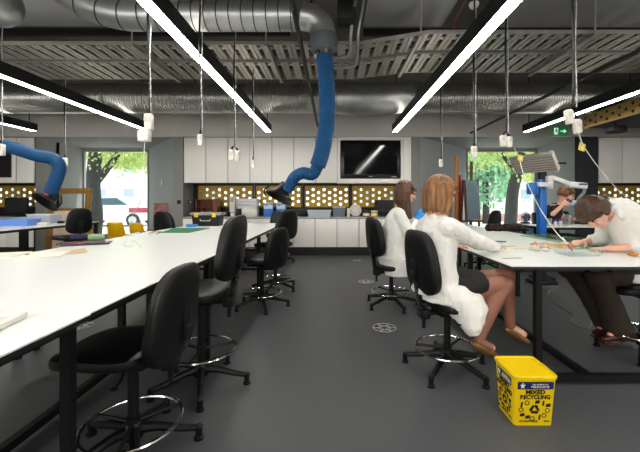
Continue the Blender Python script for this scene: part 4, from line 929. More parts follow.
# notebook / papers at left edge
c0 = P(22, 256, Z); t = thing('sketchbook', 'open cream sketchbook with loose sheets lying at the far edge of the near left bench', 'book', c0, .35)
part(MB().box((-.15, 0, .008), (.30, .36, .014), (0, 0, 0), bev=.004), 'page_block', M_paper, t); part(MB().box((.16, .01, .007), (.30, .35, .012), (0, -.02, .03), bev=.004), 'page_block', M_paper, t)
part(MB().box((.30, .1, .006), (.22, .26, .006), (0, -.02, .35)), 'loose_sheet', mat('paper_tan', (214, 184, 140), .8), t, 'tan loose sheet')
part(MB().box((.05, -.04, .018), (.025, .05, .006), (0, 0, .3), bev=.002), 'clip', mat('clip_green', (120, 150, 70), .5), t)
c0 = P(88, 244, Z); t = thing('magazine', 'dark magazines stacked under two rolls on the left bench', 'magazine', c0, .45)
part(MB().box((0, 0, .006), (.40, .26, .012), bev=.002), 'lower_copy', mat('mag_dark', (38, 38, 44), .35), t); part(MB().box((-.03, -.01, .018), (.36, .24, .010), (0, 0, .1), bev=.002), 'upper_copy', mat('mag_mix', (120, 44, 48), .4, rgb2=(40, 44, 70), vscale=14), t)
for i, (px, col, lb) in enumerate([(81.5, (38, 40, 62), 'navy fabric roll lying on the dark magazines'), (96.5, (150, 176, 140), 'pale green fabric roll lying on the dark magazines')]):
    c = P(px, 242, Z); R_ = .032
    mb = MB(); d = V(.9, .42, 0); L = .10 if i == 0 else .075; mb.lathe([(.002, -L), (R_*.55, -L), (R_, -L*.97), (R_, L*.97), (R_*.55, L), (.002, L)], M=(lambda q: q)(Matrix.Translation(c+V(0, .0, .024+R_)) @ d.to_track_quat('Z', 'Y').to_matrix().to_4x4()))
    solo(mb, 'fabric_roll', mat('roll%d' % i, col, .8, bump=.3, bscale=80), lb, 'roll')
# papers near chair back on far bench
for i, (px, py, w_, rz) in enumerate([(141, 234.5, .36, .2), (150, 232.3, .3, -.2)]): sheet(px, py, w_, .24, rz, ['white paper sheet beside the yellow chairs at the bench edge', 'white paper with a dark pen on it, nearer the chair back'][i], mat('paper_w%d' % i, (225, 226, 226), .8))
solo(MB().cyl(P(146, 232.4, Z)+V(0, 0, .014), P(140, 233.4, Z)+V(0, 0, .014), .006, n=8), 'pen', M_black, 'black pen lying on the papers by the yellow chairs', 'pen')
# white board bottom left
a, b_ = P(-8, 336, Z), P(30, 320, Z)
t = thing('picture_board', 'white framed board lying on the near left bench at the left edge', 'board', (-1.365, 1.15, Z), .22)
part(MB().box((0, 0, .007), (.36, .26, .012), bev=.003), 'board', mat('board_w', (214, 216, 216), .4), t)
f = MB(); f.box((0, -.135, .012), (.40, .03, .02), bev=.003).box((0, .135, .012), (.40, .03, .02), bev=.003).box((.19, 0, .012), (.03, .26, .02), bev=.003).box((-.19, 0, .012), (.03, .26, .02), bev=.003)
part(f, 'border', mat('board_frame', (236, 234, 226), .4), t)

# ---------------------------------------------------------------- right bench things
def lump(px, py, r, label, name, m_, n=6, sp=.05, zs=.6, cat='object', vox=.008, wr=.004, group=None, z=Z):
    c = P(px, py, z); g = MB()
    for k in range(n): g.ell(c+V(random.uniform(-sp, sp), random.uniform(-sp*.5, sp*.5), r*zs*.9), (r*random.uniform(.7, 1.1), r*random.uniform(.6, .9), r*zs*random.uniform(.8, 1)), (0, 0, random.uniform(0, 3)))
    t = thing(name, label, cat, c, group=group); fused(g, 'surface', m_, t, vox, 1, wr=wr, wscale=25); return t
c = P(505, 231, Z); t = thing('bark_roll', 'dark brown rolled fibrous object on the far right bench, left of the blue stand', 'artefact', c)
g = MB()
for k in range(11):
    u = -1+2*k/10; g.ell(c+V(u*.235, .02*math.sin(k*2), .05), (.05, .07+.01*math.sin(k*3), .055+.006*math.cos(k*2.3)))
g.rc(c+V(.2, 0, .06), c+V(.33, -.02, .02), .035, .018)
fused(g, 'fibre_roll', mat('bark', (46, 30, 24), .9, var=.3, vscale=30, bump=.6, bscale=40), t, .008, 1, wr=.02, wscale=22)
sto = mat('stone', (204, 194, 174), .8, var=.25, vscale=14)
for i, (px, py) in enumerate([(532, 250.5), (541, 247.5), (550, 249), (538, 251.5), (546, 251.8)]):
    lump(px, py, .034, 'pale pebble on the right bench, '+['leftmost of the row before the glass dish', 'at the back of the row before the glass dish', 'rightmost of the row before the glass dish', 'front left of the row before the glass dish', 'front right of the row before the glass dish'][i], 'pebble', sto, 2, .015, .45, 'pebble', .006, .002, group='pebbles on the right bench')
# glass sheets
gg = glassmat('glass_green', (196, 226, 204), .16)
def gsheet(pts, label):
    ps = [P(x, y, Z) for x, y in pts]; o = solo(MB().hull6([p+V(0, 0, .009) for p in ps], [p+V(0, 0, .002) for p in ps]), 'glass_sheet', gg, label, 'glass sheet'); return o
gsheet([(520, 236), (560, 243), (585, 239), (545, 234)], 'green tinted glass sheet on the right bench behind the wood chips')
gsheet([(568, 249), (632, 250.5), (628, 246.5), (575, 245.5)], "green edged glass sheet under the leaning woman's forearms")
# wood chips
ch = MB()
for k in range(260):
    u = random.random(); px = 531+u*52; py = 244.2+2.2*math.sin(u*3)+random.uniform(-1.6, 1.6); c = P(px, py, Z)
    ch.box(c+V(0, 0, .004+random.random()*.012), (.022, .010, .004), (random.uniform(-.4, .4), random.uniform(-.4, .4), random.uniform(0, 3)))
solo(ch, 'wood_chips', mat('chips', (226, 178, 120), .8, var=.2, vscale=40), 'scattered tan wood chips in front of the leaning woman', 'wood chips', kind='stuff', smooth=0)
def papery(px, py, w_, d_, rz, lb, col, nm='paper_scrap'):
    sheet(px, py, w_, d_, rz, lb, mat('p_'+str(px), col, .8), nm, .003)
papery(492, 243.5, .16, .10, .2, "pale paper scrap under the near woman's sleeve end", (226, 206, 186)); papery(507, 246.5, .17, .10, -.2, 'tan paper strip to the left of the pebbles', (222, 196, 166)); papery(520, 249, .14, .07, .1, 'beige paper scrap just left of the pebbles', (214, 200, 180)); papery(512, 258.5, .16, .03, .15, 'thin grey strip near the front corner of the right bench', (180, 180, 176), 'metal_strip')
solo(MB().box(P(500, 242.2, Z)+V(0, 0, .008), (.12, .02, .012), (0, 0, -.3), bev=.003), 'craft_knife', mat('knife_blue', (60, 80, 140), .4), 'small blue craft knife on the right bench', 'knife')
# foam bag
lump(590, 246, .05, "white folded cloth under the leaning woman's hands", 'cloth', M_coat, 4, .06, .35, 'cloth')
# glass dish
cd = P(577, 255, Z); t = thing('glass_dish', 'shallow clear rectangular dish at the front of the right bench', 'dish', cd, .05)
gd = glassmat('dish_glass', (225, 235, 232), .08); W2, D2 = .14, .10
part(MB().box((0, 0, .004), (W2*2*.9, D2*2*.85, .005)), 'dish_base', gd, t)
part(MB().quad((-W2*.9, -D2*.85, .005), (W2*.9, -D2*.85, .005), (W2, -D2, .045), (-W2, -D2, .045)).quad((-W2*.9, D2*.85, .005), (W2*.9, D2*.85, .005), (W2, D2, .045), (-W2, D2, .045)).quad((-W2*.9, -D2*.85, .005), (-W2*.9, D2*.85, .005), (-W2, D2, .045), (-W2, -D2, .045)).quad((W2*.9, -D2*.85, .005), (W2*.9, D2*.85, .005), (W2, D2, .045), (W2, -D2, .045)), 'dish_wall', gd, t)
rim = MB(); 
for p0, p1 in (((-W2, -D2), (W2, -D2)), ((W2, -D2), (W2, D2)), ((W2, D2), (-W2, D2)), ((-W2, D2), (-W2, -D2))): rim.tube([(p0[0], p0[1], .046), (p1[0], p1[1], .046)], .003, 6)
part(rim, 'dish_rim', glassmat('rim_glass', (200, 220, 214), .35), t)
t = thing('etching_tool', 'red and white pointed tool standing in the clear dish', 'tool', Q(562, 239, 3.1))
part(MB().cyl(Q(562.5, 238, 3.12), Q(568, 245, 2.98), .008, n=8), 'grip', M_sock, t, world=True); part(MB().cyl(Q(568, 245, 2.98), Q(573, 252, 2.88), .008, .004, 8), 'tip', mat('tool_red', (190, 30, 34), .4), t, 'red tip', world=True)
lump(636, 256, .03, 'orange brown lump at the right edge of the right bench', 'resin_piece', mat('resin', (206, 120, 20), .4), 3, .03, .4, 'artefact', .006)
# orange object near (605,~)
# ---------------------------------------------------------------- left far bench things
def crate(px, py, w_, d_, h_, m_, label, name='crate', z=Z, lid=None, rz=0, cat='crate', yy=None, sd=.9):
    c = P(px, py, z) if yy is None else V((px-VX)/F*yy, yy, z)
    t = thing(name, label, cat, c, rz)
    part(shellof([rr(w_*sd, d_*sd, 0, .015), rr(w_, d_, h_, .015), rr(w_-.02, d_-.02, h_, .012), rr(w_*sd-.02, d_*sd-.02, .01, .012)]), 'tub', m_, t)
    if lid: part(MB().box((0, 0, h_+.01), (w_+.015, d_+.015, .02), bev=.006), 'lid', lid, t)
    return t
cb = mat('crate_blue', (112, 156, 238), .35, alpha=.85); cl = mat('tub_clear', (206, 216, 226), .25, alpha=.75); cg = mat('crate_green', (120, 200, 172), .4)
crate(20, 225.5, .50, .34, .12, cb, 'translucent blue open crate on the far left bench', rz=.1)
crate(26, 222.8, .40, .26, .10, cg, 'pale green tray behind the blue crate on the far left bench', 'tray', cat='tray')
t = crate(45, 223, .46, .32, .16, cl, 'clear lidded storage box with blue contents on the far left bench', 'storage_box', lid=mat('lid_clear', (205, 212, 218), .3), cat='box')
part(MB().box((0, 0, .09), (.36, .22, .06), bev=.01), 'contents', mat('contents_blue', (50, 90, 200), .5), t, 'blue contents')
solo(MB().box(P(43, 225, Z)+V(0, 0, .025), (.20, .08, .05), bev=.004), 'carton', M_paper, 'small white carton in front of the clear box', 'box')
lump(61, 223.5, .05, 'dark brown lumpy object beside the clear storage box', 'artefact_piece', bpy.data.materials['bark'], 4, .05, .6, 'artefact', .01)
# monitor, phone in far left niche
def monitor(x, y, z, w_, h_, label, rz=0):
    t = thing('computer_monitor', label, 'monitor', (x, y, z), rz)
    part(MB().box((0, 0, .10+h_/2), (w_, .04, h_), bev=.006), 'casing', M_black, t); part(MB().box((0, -.0215, .10+h_/2), (w_-.04, .002, h_-.04)), 'screen', mat('monitor_glass', (26, 27, 30), .2), t)
    part(MB().box((0, .02, .07), (.05, .03, .14), bev=.004), 'stand', M_black, t); part(MB().box((0, .02, .008), (.22, .16, .016), bev=.004), 'foot', M_black, t)
monitor(-7.58, 8.15, .90, .56, .36, 'dark computer monitor on the far left counter'); monitor(1.22, 8.12, .90, .46, .30, 'dark computer monitor on the counter beside the far woman')
t = thing('desk_phone', 'dark desk phone with a blue lit display on the far left counter', 'telephone', (-7.18, 8.1, .90)); part(MB().box((0, 0, .05), (.22, .18, .03), (-.6, 0, 0), bev=.01).box((0, .06, .04), (.2, .06, .08), bev=.01), 'phone_body', M_plas, t)
part(MB().box((-.08, -.01, .08), (.05, .2, .035), (-.6, 0, 0), bev=.015), 'handset', M_plas, t); part(MB().box((.03, .02, .09), (.09, .05, .004), (-.6, 0, 0)), 'display', mat('phone_disp', (90, 130, 190), .3), t)
# gilded frames
gold = mat('gilt', (158, 116, 52), .45, .3, var=.3, vscale=30, bump=.4, bscale=40)
def picture_frame(px0, px1, pyt, y, wd, label, inner, dep=.06, zb=.0, rz=0, name='framed_picture', tilt=-.08):
    x0 = (px0-VX)/F*y; x1 = (px1-VX)/F*y; zt = H-(pyt-VY)/F*y; t = thing(name, label, 'picture', ((x0+x1)/2, y, zb), rz); w_ = x1-x0; h_ = zt-zb; g = MB(); R = (tilt, 0, 0)
    M = Euler(R).to_matrix().to_4x4(); q = MB()
    for (a, b, cc, d) in ((-w_/2, w_/2, h_-wd, h_), (-w_/2, w_/2, 0, wd), (-w_/2, -w_/2+wd, wd, h_-wd), (w_/2-wd, w_/2, wd, h_-wd)):
        q.bb(a, b, -dep/2, dep/2, cc, d, bev=.01); q.bb(a+wd*.25 if b-a < wd*1.1 else a, b-wd*.25 if b-a < wd*1.1 else b, -dep/2-.015, -dep/2, cc+(.25*wd if d-cc < wd*1.1 else 0), d-(.25*wd if d-cc < wd*1.1 else 0), bev=.005)
    g.add(q.v, q.f, M); part(g, 'moulding', gold, t)
    if inner: part(MB().add(*(lambda k: (k.v, k.f))(MB().bb(-w_/2+wd, w_/2-wd, -.005, .005, wd, h_-wd)), M), 'canvas', inner, t)
    return t
picture_frame(45, 88, 188, 8.2, .13, 'large empty gilt picture frame leaning in the left alcove', None)
picture_frame(49, 84, 208, 7.9, .06, 'smaller pale mounted picture standing in front of the gilt frame', mat('mount_tan', (226, 206, 184), .8), .04, name='mounted_picture')
picture_frame(153, 167.5, 203, 8.2, .035, 'small framed pink painting leaning against the blue grey wall', mat('painting_pink', (170, 110, 120), .6, rgb2=(90, 70, 80), vscale=9), .03, zb=.62)
solo(MB().bb(-4.46, -4.12, 8.12, 8.26, .0, .61, bev=.01), 'plinth', M_wood, 'small wooden stand under the pink painting', 'stand')
# wall outlets on the niche side
for i, (px, lb) in enumerate([(179, 'black power outlet on the grey pier, left one'), (190, 'black power outlet with a yellow plug on the niche side wall')]):
    if i == 0: c = Q(px, 202, 7.99); t = thing('wall_outlet', lb, 'power outlet', c); part(MB().box((0, 0, 0), (.09, .02, .09), bev=.01), 'plate', M_black, t)
    else: c = V(-3.52, 8.35, 1.25); t = thing('wall_outlet', lb, 'power outlet', c); part(MB().box((0, 0, 0), (.02, .16, .09), bev=.01), 'plate', M_black, t); part(MB().box((.025, -.02, 0), (.03, .04, .05), bev=.008), 'plug', M_yel, t, 'yellow plug')
solo(MB().box(V(-4.32, 8.58, 1.73), (.08, .02, .12), (0, 0, -.82), bev=.008), 'light_switch', M_sock, 'white switch plate on the blue grey wall beside the left window', 'switch')

# ---------------------------------------------------------------- counter items
CZ = .90
def cx(px, y=8.25): return (px-VX)/F*y
t = thing('pigeonhole_rack', 'reddish wooden pigeonhole rack on the counter', 'rack', (cx(207.5), 8.3, CZ)); w_, h_ = .52, .42
f = MB(); f.bb(-w_/2, w_/2, -.14, .14, h_-.018, h_).bb(-w_/2, w_/2, -.14, .14, 0, .018).bb(-w_/2, -w_/2+.018, -.14, .14, 0, h_).bb(w_/2-.10, w_/2, -.14, .14, 0, h_).bb(-w_/2, w_/2, .12, .14, 0, h_)
part(f, 'case', M_wood2, t)
for z in (.21, .27, .33): part(MB().bb(-w_/2+.018, w_/2-.10, -.13, .12, z, z+.012), 'shelf', M_wood2, t)
part(MB().bb(-.12, -.105, -.13, .12, .018, .21), 'divider', M_wood2, t); part(MB().bb(-.105, w_/2-.1, -.13, .12, .11, .122), 'shelf', M_wood2, t)
t = thing('dispenser', 'tall narrow white bottle rack on the counter right of the pigeonholes', 'dispenser', (cx(233.5), 8.2, CZ))
part(MB().box((0, 0, .30), (.13, .12, .40), bev=.01), 'column', mat('rack_w', (206, 204, 198), .4), t); part(MB().box((0, 0, .05), (.09, .09, .10), bev=.01), 'foot', M_sock, t); part(MB().box((0, -.062, .4), (.08, .005, .1)), 'label', mat('lbl_grey', (150, 150, 150), .5), t)
solo(MB().box((cx(224), 8.35, CZ+.06), (.2, .2, .12), bev=.02), 'equipment_box', M_black, 'black box on the counter left of the tall white rack', 'box')
t = thing('drawer_unit', 'clear plastic drawer unit raised on the counter above the white box', 'drawers', (cx(247), 8.38, CZ)); 
part(MB().box((0, 0, .31), (.50, .26, .25), bev=.008), 'casing', cl, t)
for z in (.23, .31, .39): part(MB().box((0, -.135, z), (.46, .012, .065), bev=.004), 'drawer', mat('drawer_clear', (210, 210, 208), .3), t)
part(MB().box((0, 0, .09), (.4, .22, .17), bev=.01), 'stand', M_black, t); part(MB().box((-.22, -.142, .28), (.03, .01, .03), bev=.003), 'red_knob', mat('knob_r', (210, 40, 40), .4), t, 'red knob')
t = thing('white_box', 'white boxy appliance on the counter in front of the clear drawers', 'appliance', (cx(252), 8.10, CZ)); part(MB().box((0, 0, .10), (.36, .26, .20), bev=.02), 'housing', M_sock, t); part(MB().box((0, -.01, .205), (.30, .2, .02), bev=.006), 'lid', mat('lidw', (240, 238, 230), .4), t)
bl = mat('box_blue', (52, 120, 200), .4)
for i, px in enumerate((269.5, 282)):
    t = thing('tissue_carton', ['blue and white glove carton, left of the pair on the counter', 'blue and white glove carton, right of the pair, beneath the black hood'][i], 'carton', (cx(px), 8.15, CZ), group='blue cartons on the counter')
    part(MB().box((0, 0, .16), (.22, .12, .32), bev=.004), 'carton_body', bl, t); part(MB().box((0, -.0605, .24), (.21, .003, .10)), 'label', mat('lbl_pale', (190, 214, 236), .5), t, 'pale label'); part(MB().box((-.05, -.0625, .27), (.07, .002, .025)), 'red_stripe', mat('lbl_red', (210, 60, 60), .5), t); part(MB().box((0, 0, .325), (.2, .1, .02), bev=.003), 'flap', M_paper, t)
solo(MB().box((cx(303.5), 8.35, CZ+.08), (.28, .2, .15), (0, 0, .1), bev=.03), 'camera_bag', M_black, 'black bag on the counter left of the clear tub', 'bag')
t = crate(319.5, 0, .56, .30, .14, cl, 'wide low clear tub with yellow and white contents on the counter', 'storage_tub', CZ, lid=mat('lidc', (200, 210, 214), .3), yy=8.15, cat='tub')
part(MB().box((-.08, -.06, .05), (.10, .12, .08), bev=.01), 'contents', M_yel, t, 'yellow contents'); part(MB().box((.08, -.04, .05), (.14, .12, .08), bev=.01), 'contents', M_paper, t, 'white contents')
t = crate(339, 0, .30, .26, .22, mat('tub_grey', (120, 130, 142), .3, alpha=.85), 'taller grey translucent tub with a pale lid on the counter', 'storage_tub', CZ, lid=mat('lidd', (210, 214, 216), .3), yy=8.15, cat='tub')
solo(MB().box((cx(348.3), 8.2, CZ+.10), (.07, .12, .20), bev=.006), 'narrow_carton', M_paper, 'narrow white carton between the grey tub and the round dish', 'carton')
t = thing('round_dial', 'round white disc with small holes standing on the counter under the television', 'disc', (cx(355.5), 8.25, CZ))
Md = Matrix.Translation((0, 0, .15)) @ Euler((PI/2-.1, 0, 0)).to_matrix().to_4x4()
part(MB().lathe([(.142, -.012), (.146, 0), (.142, .012)], M=Md, n=40), 'disc', mat('disc_w', (214, 208, 198), .4), t)
hl = MB()
for k in range(10): a = k*PI/5; hl.lathe([(.010, -.001), (.010, .002)], (.10*math.cos(a), .10*math.sin(a), .013), 10, M=Md)
part(hl, 'hole', M_plas, t)
jl = [(365.5, (120, 90, 60), 'small brown jar pot on the counter right of the round disc'), (373.5, (222, 170, 30), 'yellow lidded pot on the counter beside the monitor')]
for i, (px, col, lb) in enumerate(jl):
    t = thing('pot', lb, 'pot', (cx(px), 8.1, CZ)); part(MB().lathe([(.07, 0), (.08, .02), (.08, .10), (.07, .12)], n=20), 'pot_body', mat('pot%d' % i, col, .4), t); part(MB().lathe([(.082, .12), (.082, .145), (.07, .15)], n=20), 'lid', M_plas if i == 0 else M_paper, t); part(MB().lathe([(.0815, .03), (.0815, .08)], n=20), 'label', M_paper, t)

# ---------------------------------------------------------------- right window corner: easel, lamp, stand, microscope
t = thing('easel', 'tall orange wooden easel post standing left of the right window', 'easel', (cx(456.5, 7.6), 7.6, 0)); x = 0
part(MB().bb(-.035, .035, -.03, .03, 0, 2.28), 'mast', M_wood, t); part(MB().beam((0, .05, 1.9), (-.12, .4, 0), .04), 'leg', M_wood, t); part(MB().beam((0, .05, 1.9), (.12, .4, 0), .04), 'leg', M_wood, t); part(MB().bb(-.08, .08, -.08, -.02, .72, .76), 'ledge', M_wood, t)
solo(MB().box((cx(460, 7.62), 7.66, .93), (.07, .04, 1.86), bev=.005), 'red_board', mat('red_board', (176, 34, 36), .5), 'narrow red board standing against the orange easel', 'board')
t = thing('easel', 'dark wooden easel holding a pale blue canvas by the right window', 'easel', (3.05, 7.5, 0)); wd = mat('wood_dark', (92, 58, 38), .5)
part(MB().beam((0, 0, 2.15), (-.02, 0, 0), .05), 'mast', wd, t); part(MB().beam((-.17, .03, 1.75), (-.24, .05, 0), .04), 'leg', wd, t); part(MB().beam((.15, .03, 1.75), (.22, .05, 0), .04), 'leg', wd, t); part(MB().bb(-.25, .25, -.12, -.03, .82, .86), 'ledge', wd, t)
cv = thing('canvas', 'pale grey blue painted canvas standing on the dark easel', 'painting', (3.04, 7.42, .865), .5)
part(MB().box((0, -.01, .43), (.42, .03, .85), (-.06, 0, 0), bev=.004), 'painted_face', mat('canvas_blue', (120, 142, 152), .6, var=.12, vscale=4), cv); part(MB().box((-.225, -.005, .43), (.03, .04, .87), (-.06, 0, 0)), 'edge_strip', wd, cv)
# tilted lamp panel
t = thing('lamp_panel', 'tilted grey ribbed lamp panel on a black post before the right window', 'lamp', (cx(540, 5.6), 5.6, 0))
A_, B_, C_, D_ = Q(510, 160, 5.25), Q(552, 154, 5.3), Q(559, 171, 5.5), Q(517, 174, 5.45)
up_ = V(0, .06, .05); pm = MB(); pm.hull6([A_+up_, B_+up_, C_+up_, D_+up_][::-1], [A_, B_, C_, D_][::-1]); part(pm, 'housing', mat('panel_grey', (128, 120, 112), .5), t, world=True)
rb = MB()
for k in range(7):
    u = (k+.5)/7; p, q = A_.lerp(D_, u), B_.lerp(C_, u); o_ = V(0, -.012, -.004); rb.beam(p.lerp(q, .02)+o_, p.lerp(q, .94)+o_, .016, .016)
part(rb, 'rib', mat('rib_grey', (150, 142, 132), .5), t, world=True)
ec = MB(); ec.beam(B_+up_*.5, C_+up_*.5, .05, .10); part(ec, 'end_cap', mat('cap_w', (200, 198, 190), .4), t, world=True); part(MB().cyl(Q(556, 163, 5.5), Q(566, 163, 5.45), .018), 'handle', M_black, t, world=True)
part(MB().beam(Q(542, 172, 5.62), V(cx(542, 5.62), 5.62, .0), .10, .08), 'post', M_black, t, world=True); part(MB().box((cx(542, 5.62), 5.62, .02), (.3, .26, .04), bev=.01), 'foot', M_black, t, world=True)
# blue stand
bs = mat('stand_blue', (20, 104, 190), .35)
xb = cx(541.5, 5.3); t = thing('microscope_stand', 'bright blue floor stand carrying the white jointed microscope arm', 'microscope stand', (xb, 5.3, 0))
part(MB().bb(xb-.055, xb+.055, 5.25, 5.35, .78, 1.62, bev=.01), 'column', bs, t, world=True); part(MB().box((xb, 5.3, .03), (.36, .26, .06), bev=.02).bb(xb-.04, xb+.04, 5.26, 5.34, .05, .79), 'foot', M_plas, t, world=True)
part(MB().box(Q(532.5, 188.5, 5.25), (.13, .12, .18), bev=.01), 'control_box', bs, t, world=True)
wp = mat('arm_white', (214, 214, 210), .35)
part(MB().beam(Q(537, 184.5, 5.2), Q(551, 184.5, 5.2), .09, .07, bev=.01), 'bracket', wp, t, world=True); part(MB().beam(Q(549, 189, 5.2), Q(549.5, 176, 5.2), .09, .07, bev=.01), 'swivel', wp, t, world=True)
part(MB().beam(Q(550, 177, 5.2), Q(569, 184, 5.2), .075, .07, bev=.015), 'upper_arm', wp, t, world=True); part(MB().beam(Q(567, 184.5, 5.2), Q(586, 186, 5.2), .09, .09, bev=.015), 'fore_arm', wp, t, world=True)
part(MB().box(Q(581, 184.3, 5.2), (.13, .1, .025), bev=.005), 'top_band', mat('band_navy', (40, 50, 110), .4), t, 'navy cap', world=True)
part(MB().tube([Q(585, 187, 5.2), Q(584, 193, 5.3), Q(579, 198, 5.5), Q(577, 203, 5.7)], .022, 10), 'drop_arm', wp, t, world=True)
mh = part(MB().box(Q(574.5, 203.5, 5.8), (.13, .14, .09), (0, .2, 0), bev=.015), 'microscope_head', wp, t, world=True)
part(MB().box(Q(577.5, 205.5, 5.72), (.07, .07, .10), bev=.01), 'blue_block', bs, t, world=True); part(MB().cyl(Q(571, 201.5, 5.78), Q(567.6, 199.8, 5.98), .02, .025), 'eyepiece', M_plas, t, world=True); part(MB().cyl(Q(577, 206.5, 5.8), Q(577, 212, 5.8), .035), 'objective', M_plas, t, world=True)
solo(MB().tube(spline([Q(550, 186, 5.18), Q(550, 200, 5.1), Q(547, 210, 5.1), Q(548, 218, 5.12)], 6), .008, 6), 'hanging_cloth', mat('cloth_tan', (190, 150, 110), .8), 'tan strap hanging from the white arm bracket', 'strap') if False else None
# desk things on the microscope bench
for i, (px, lb, h_, m_) in enumerate([(549.5, 'clear glass beaker on the microscope bench, left of the bottles', .14, glassmat('beaker', (220, 225, 225), .35)), (555.5, 'small bottle with blue cap on the microscope bench, left one', .09, M_sock), (560.5, 'small bottle with blue cap on the microscope bench, right one', .10, M_sock)]):
    t = thing('beaker' if i == 0 else 'bottle', lb, 'beaker' if i == 0 else 'bottle', (cx(px, 5.9), 5.9, Z)); part(MB().lathe([(.04 if i == 0 else .03, 0), (.04 if i == 0 else .03, h_*.8), (.042 if i == 0 else .018, h_)], n=16), 'vessel', m_, t)
    if i: part(MB().lathe([(.024, h_), (.024, h_+.035)], n=12), 'cap', mat('capblue', (40, 70, 190), .4), t, 'blue cap')
t = thing('stereo_microscope', 'grey desk microscope on the bench below the jointed arm', 'microscope', (cx(568, 6.0), 5.98, Z))
part(MB().box((0, 0, .015), (.2, .2, .03), bev=.01), 'foot', wp, t); part(MB().box((.04, .05, .12), (.04, .04, .2), bev=.01), 'post', M_steel, t); part(MB().box((0, 0, .17), (.09, .14, .08), bev=.02), 'microscope_body', M_steel, t)
for q in (-1, 1): part(MB().cyl((-.02, q*.03, .2), (-.07, q*.035, .26), .016), 'eyepiece', M_black, t)
# blue fan / clamp
t = thing('desk_fan', 'dark blue caged desk fan on the low cupboard, left of the blue stand', 'fan', P(532.5, 226, Z)+V(-.3, .6, 0)); t.location = (2.44+.0, 4.42, Z) if False else (cx(532.5, 6.0)-.0, 6.0, Z) if False else (3.44, 5.87, Z)
for k in range(3): part(MB().add(*(lambda m_: (m_.v, m_.f))(MB().ring((0, 0, 0), .09-.025*k, .008, 24, 6, M=Matrix.Translation((0, -.02*k, .12)) @ Euler((PI/2, 0, 0)).to_matrix().to_4x4()))), 'cage_ring', mat('fan_blue', (34, 54, 92), .4), t)
fb = MB()
for k in range(4): fb.box((.04*math.cos(k*PI/2), 0, .12+.04*math.sin(k*PI/2)), (.07, .006, .05), (0, -k*PI/2, 0), bev=.003)
part(fb, 'blade', mat('fan_blade', (40, 70, 120), .4), t); part(MB().box((0, .02, .012), (.14, .12, .024), bev=.01).cyl((0, .03, .02), (0, .03, .12), .014), 'stand', M_plas, t)
t.location = (3.82, 6.74, .841)
solo(MB().box((3.80, 6.76, .42), (.24, .28, .84), bev=.02), 'cupboard', mat('cup_blue', (84, 112, 146), .5), 'low grey blue cupboard under the desk fan by the right window', 'cupboard')

# ---------------------------------------------------------------- outside
M_ground = mat('pavement_outside', (226, 222, 214), .9, var=.06, vscale=1.5)
gr = MB().bb(-60, 60, 9.6, 80, -.2, -.02); solo(gr, 'outdoor_ground', M_ground, kind='structure')
bark = mat('tree_bark', (34, 33, 32), .9, var=.25, vscale=8, bump=.5, bscale=12, stretch=(1, 1, .3))
leafA = mat('leaf_lime', (188, 206, 120), .6, var=.25, vscale=3); leafB = mat('leaf_green', (128, 176, 138), .6, var=.25, vscale=2)
def tree(x, y, limbs, crown, leaf, label, n=2600, ls=.11, thin=1):
    t = thing('tree', label, 'tree', (x, y, -.02)); tr = MB()
    for pts, rs in limbs: 
        sp_ = spline(pts, 6); tr.tube(sp_, [rs[0]+(rs[1]-rs[0])*i/(len(sp_)-1) for i in range(len(sp_))], 12)
    part(tr, 'trunk', bark, t)
    lf = MB(); rnd = random.Random(int(x*10))
    cl_ = [V(crown[0]+rnd.gauss(0, crown[3]*.55), crown[1]+rnd.gauss(0, crown[4]*.5), crown[2]+rnd.gauss(0, crown[5]*.5)) for _ in range(max(12, n//90))]
    for k in range(n):
        c = rnd.choice(cl_); p = c+V(rnd.gauss(0, .38), rnd.gauss(0, .38), rnd.gauss(0, .28)); s_ = ls*rnd.uniform(.6, 1.3)
        M = Matrix.Translation(p) @ Euler((rnd.uniform(0, 6), rnd.uniform(0, 6), rnd.uniform(0, 6))).to_matrix().to_4x4()
        lf.add([(-s_, 0, 0), (-s_*.2, s_*.5, .02), (s_, 0, 0), (-s_*.2, -s_*.5, .02)], [(0, 3, 2, 1)], M)
    part(lf, 'foliage', leaf, t, smooth=0)
def tw(px, py, y, bx, by): q = Q(px, py, y); return (q.x-bx, q.y-by, q.z+.02)
bx, by = Q(93, 220, 11.5).x, 11.5
tree(bx, by, [([(0, 0, 0), tw(95, 215, by, bx, by), tw(93, 185, by, bx, by), tw(96, 150, by, bx, by), tw(100, 110, by, bx, by)], (.25, .18)), ([tw(96, 182, by, bx, by), tw(106, 170, by, bx, by), tw(118, 152, by, bx, by), tw(126, 120, by, bx, by)], (.13, .08))],
     (1.0, .5, 3.05, 1.8, .8, .55), leafA, 'forked street tree outside the left window', 6500, .055)
bx, by = Q(512, 220, 12.5).x, 12.5
tree(bx, by, [([(-.1, 0, 0), tw(511, 215, by, bx, by), tw(513, 190, by, bx, by), tw(519, 165, by, bx, by), tw(524, 120, by, bx, by)], (.23, .17)), ([tw(518, 172, by, bx, by), tw(506, 160, by, bx, by), tw(498, 140, by, bx, by)], (.09, .05))],
     (-.3, .6, 3.6, 2.4, 1.2, 1.0), leafA, 'leaning street tree outside the right window', 6500, .075)
bx, by = Q(486, 220, 19).x, 19
tree(bx, by, [([(0, 0, 0), (0, 0, 2), (0, 0, 5)], (.2, .1))], (0, 0, 3.2, 1.5, 1.3, 1.9), leafB, 'full blue green tree outside, left half of the right window', 5200, .17)
bx, by = Q(548, 220, 29).x, 29
tree(bx, by, [([(0, 0, 0), (0, 0, 2), (0, 0, 5)], (.2, .1))], (0, 0, 4.2, 3.4, 1.2, 1.6), leafA, 'light green tree farther outside behind the fence', 3400, .18)
bx, by = Q(200, 220, 24).x, 24
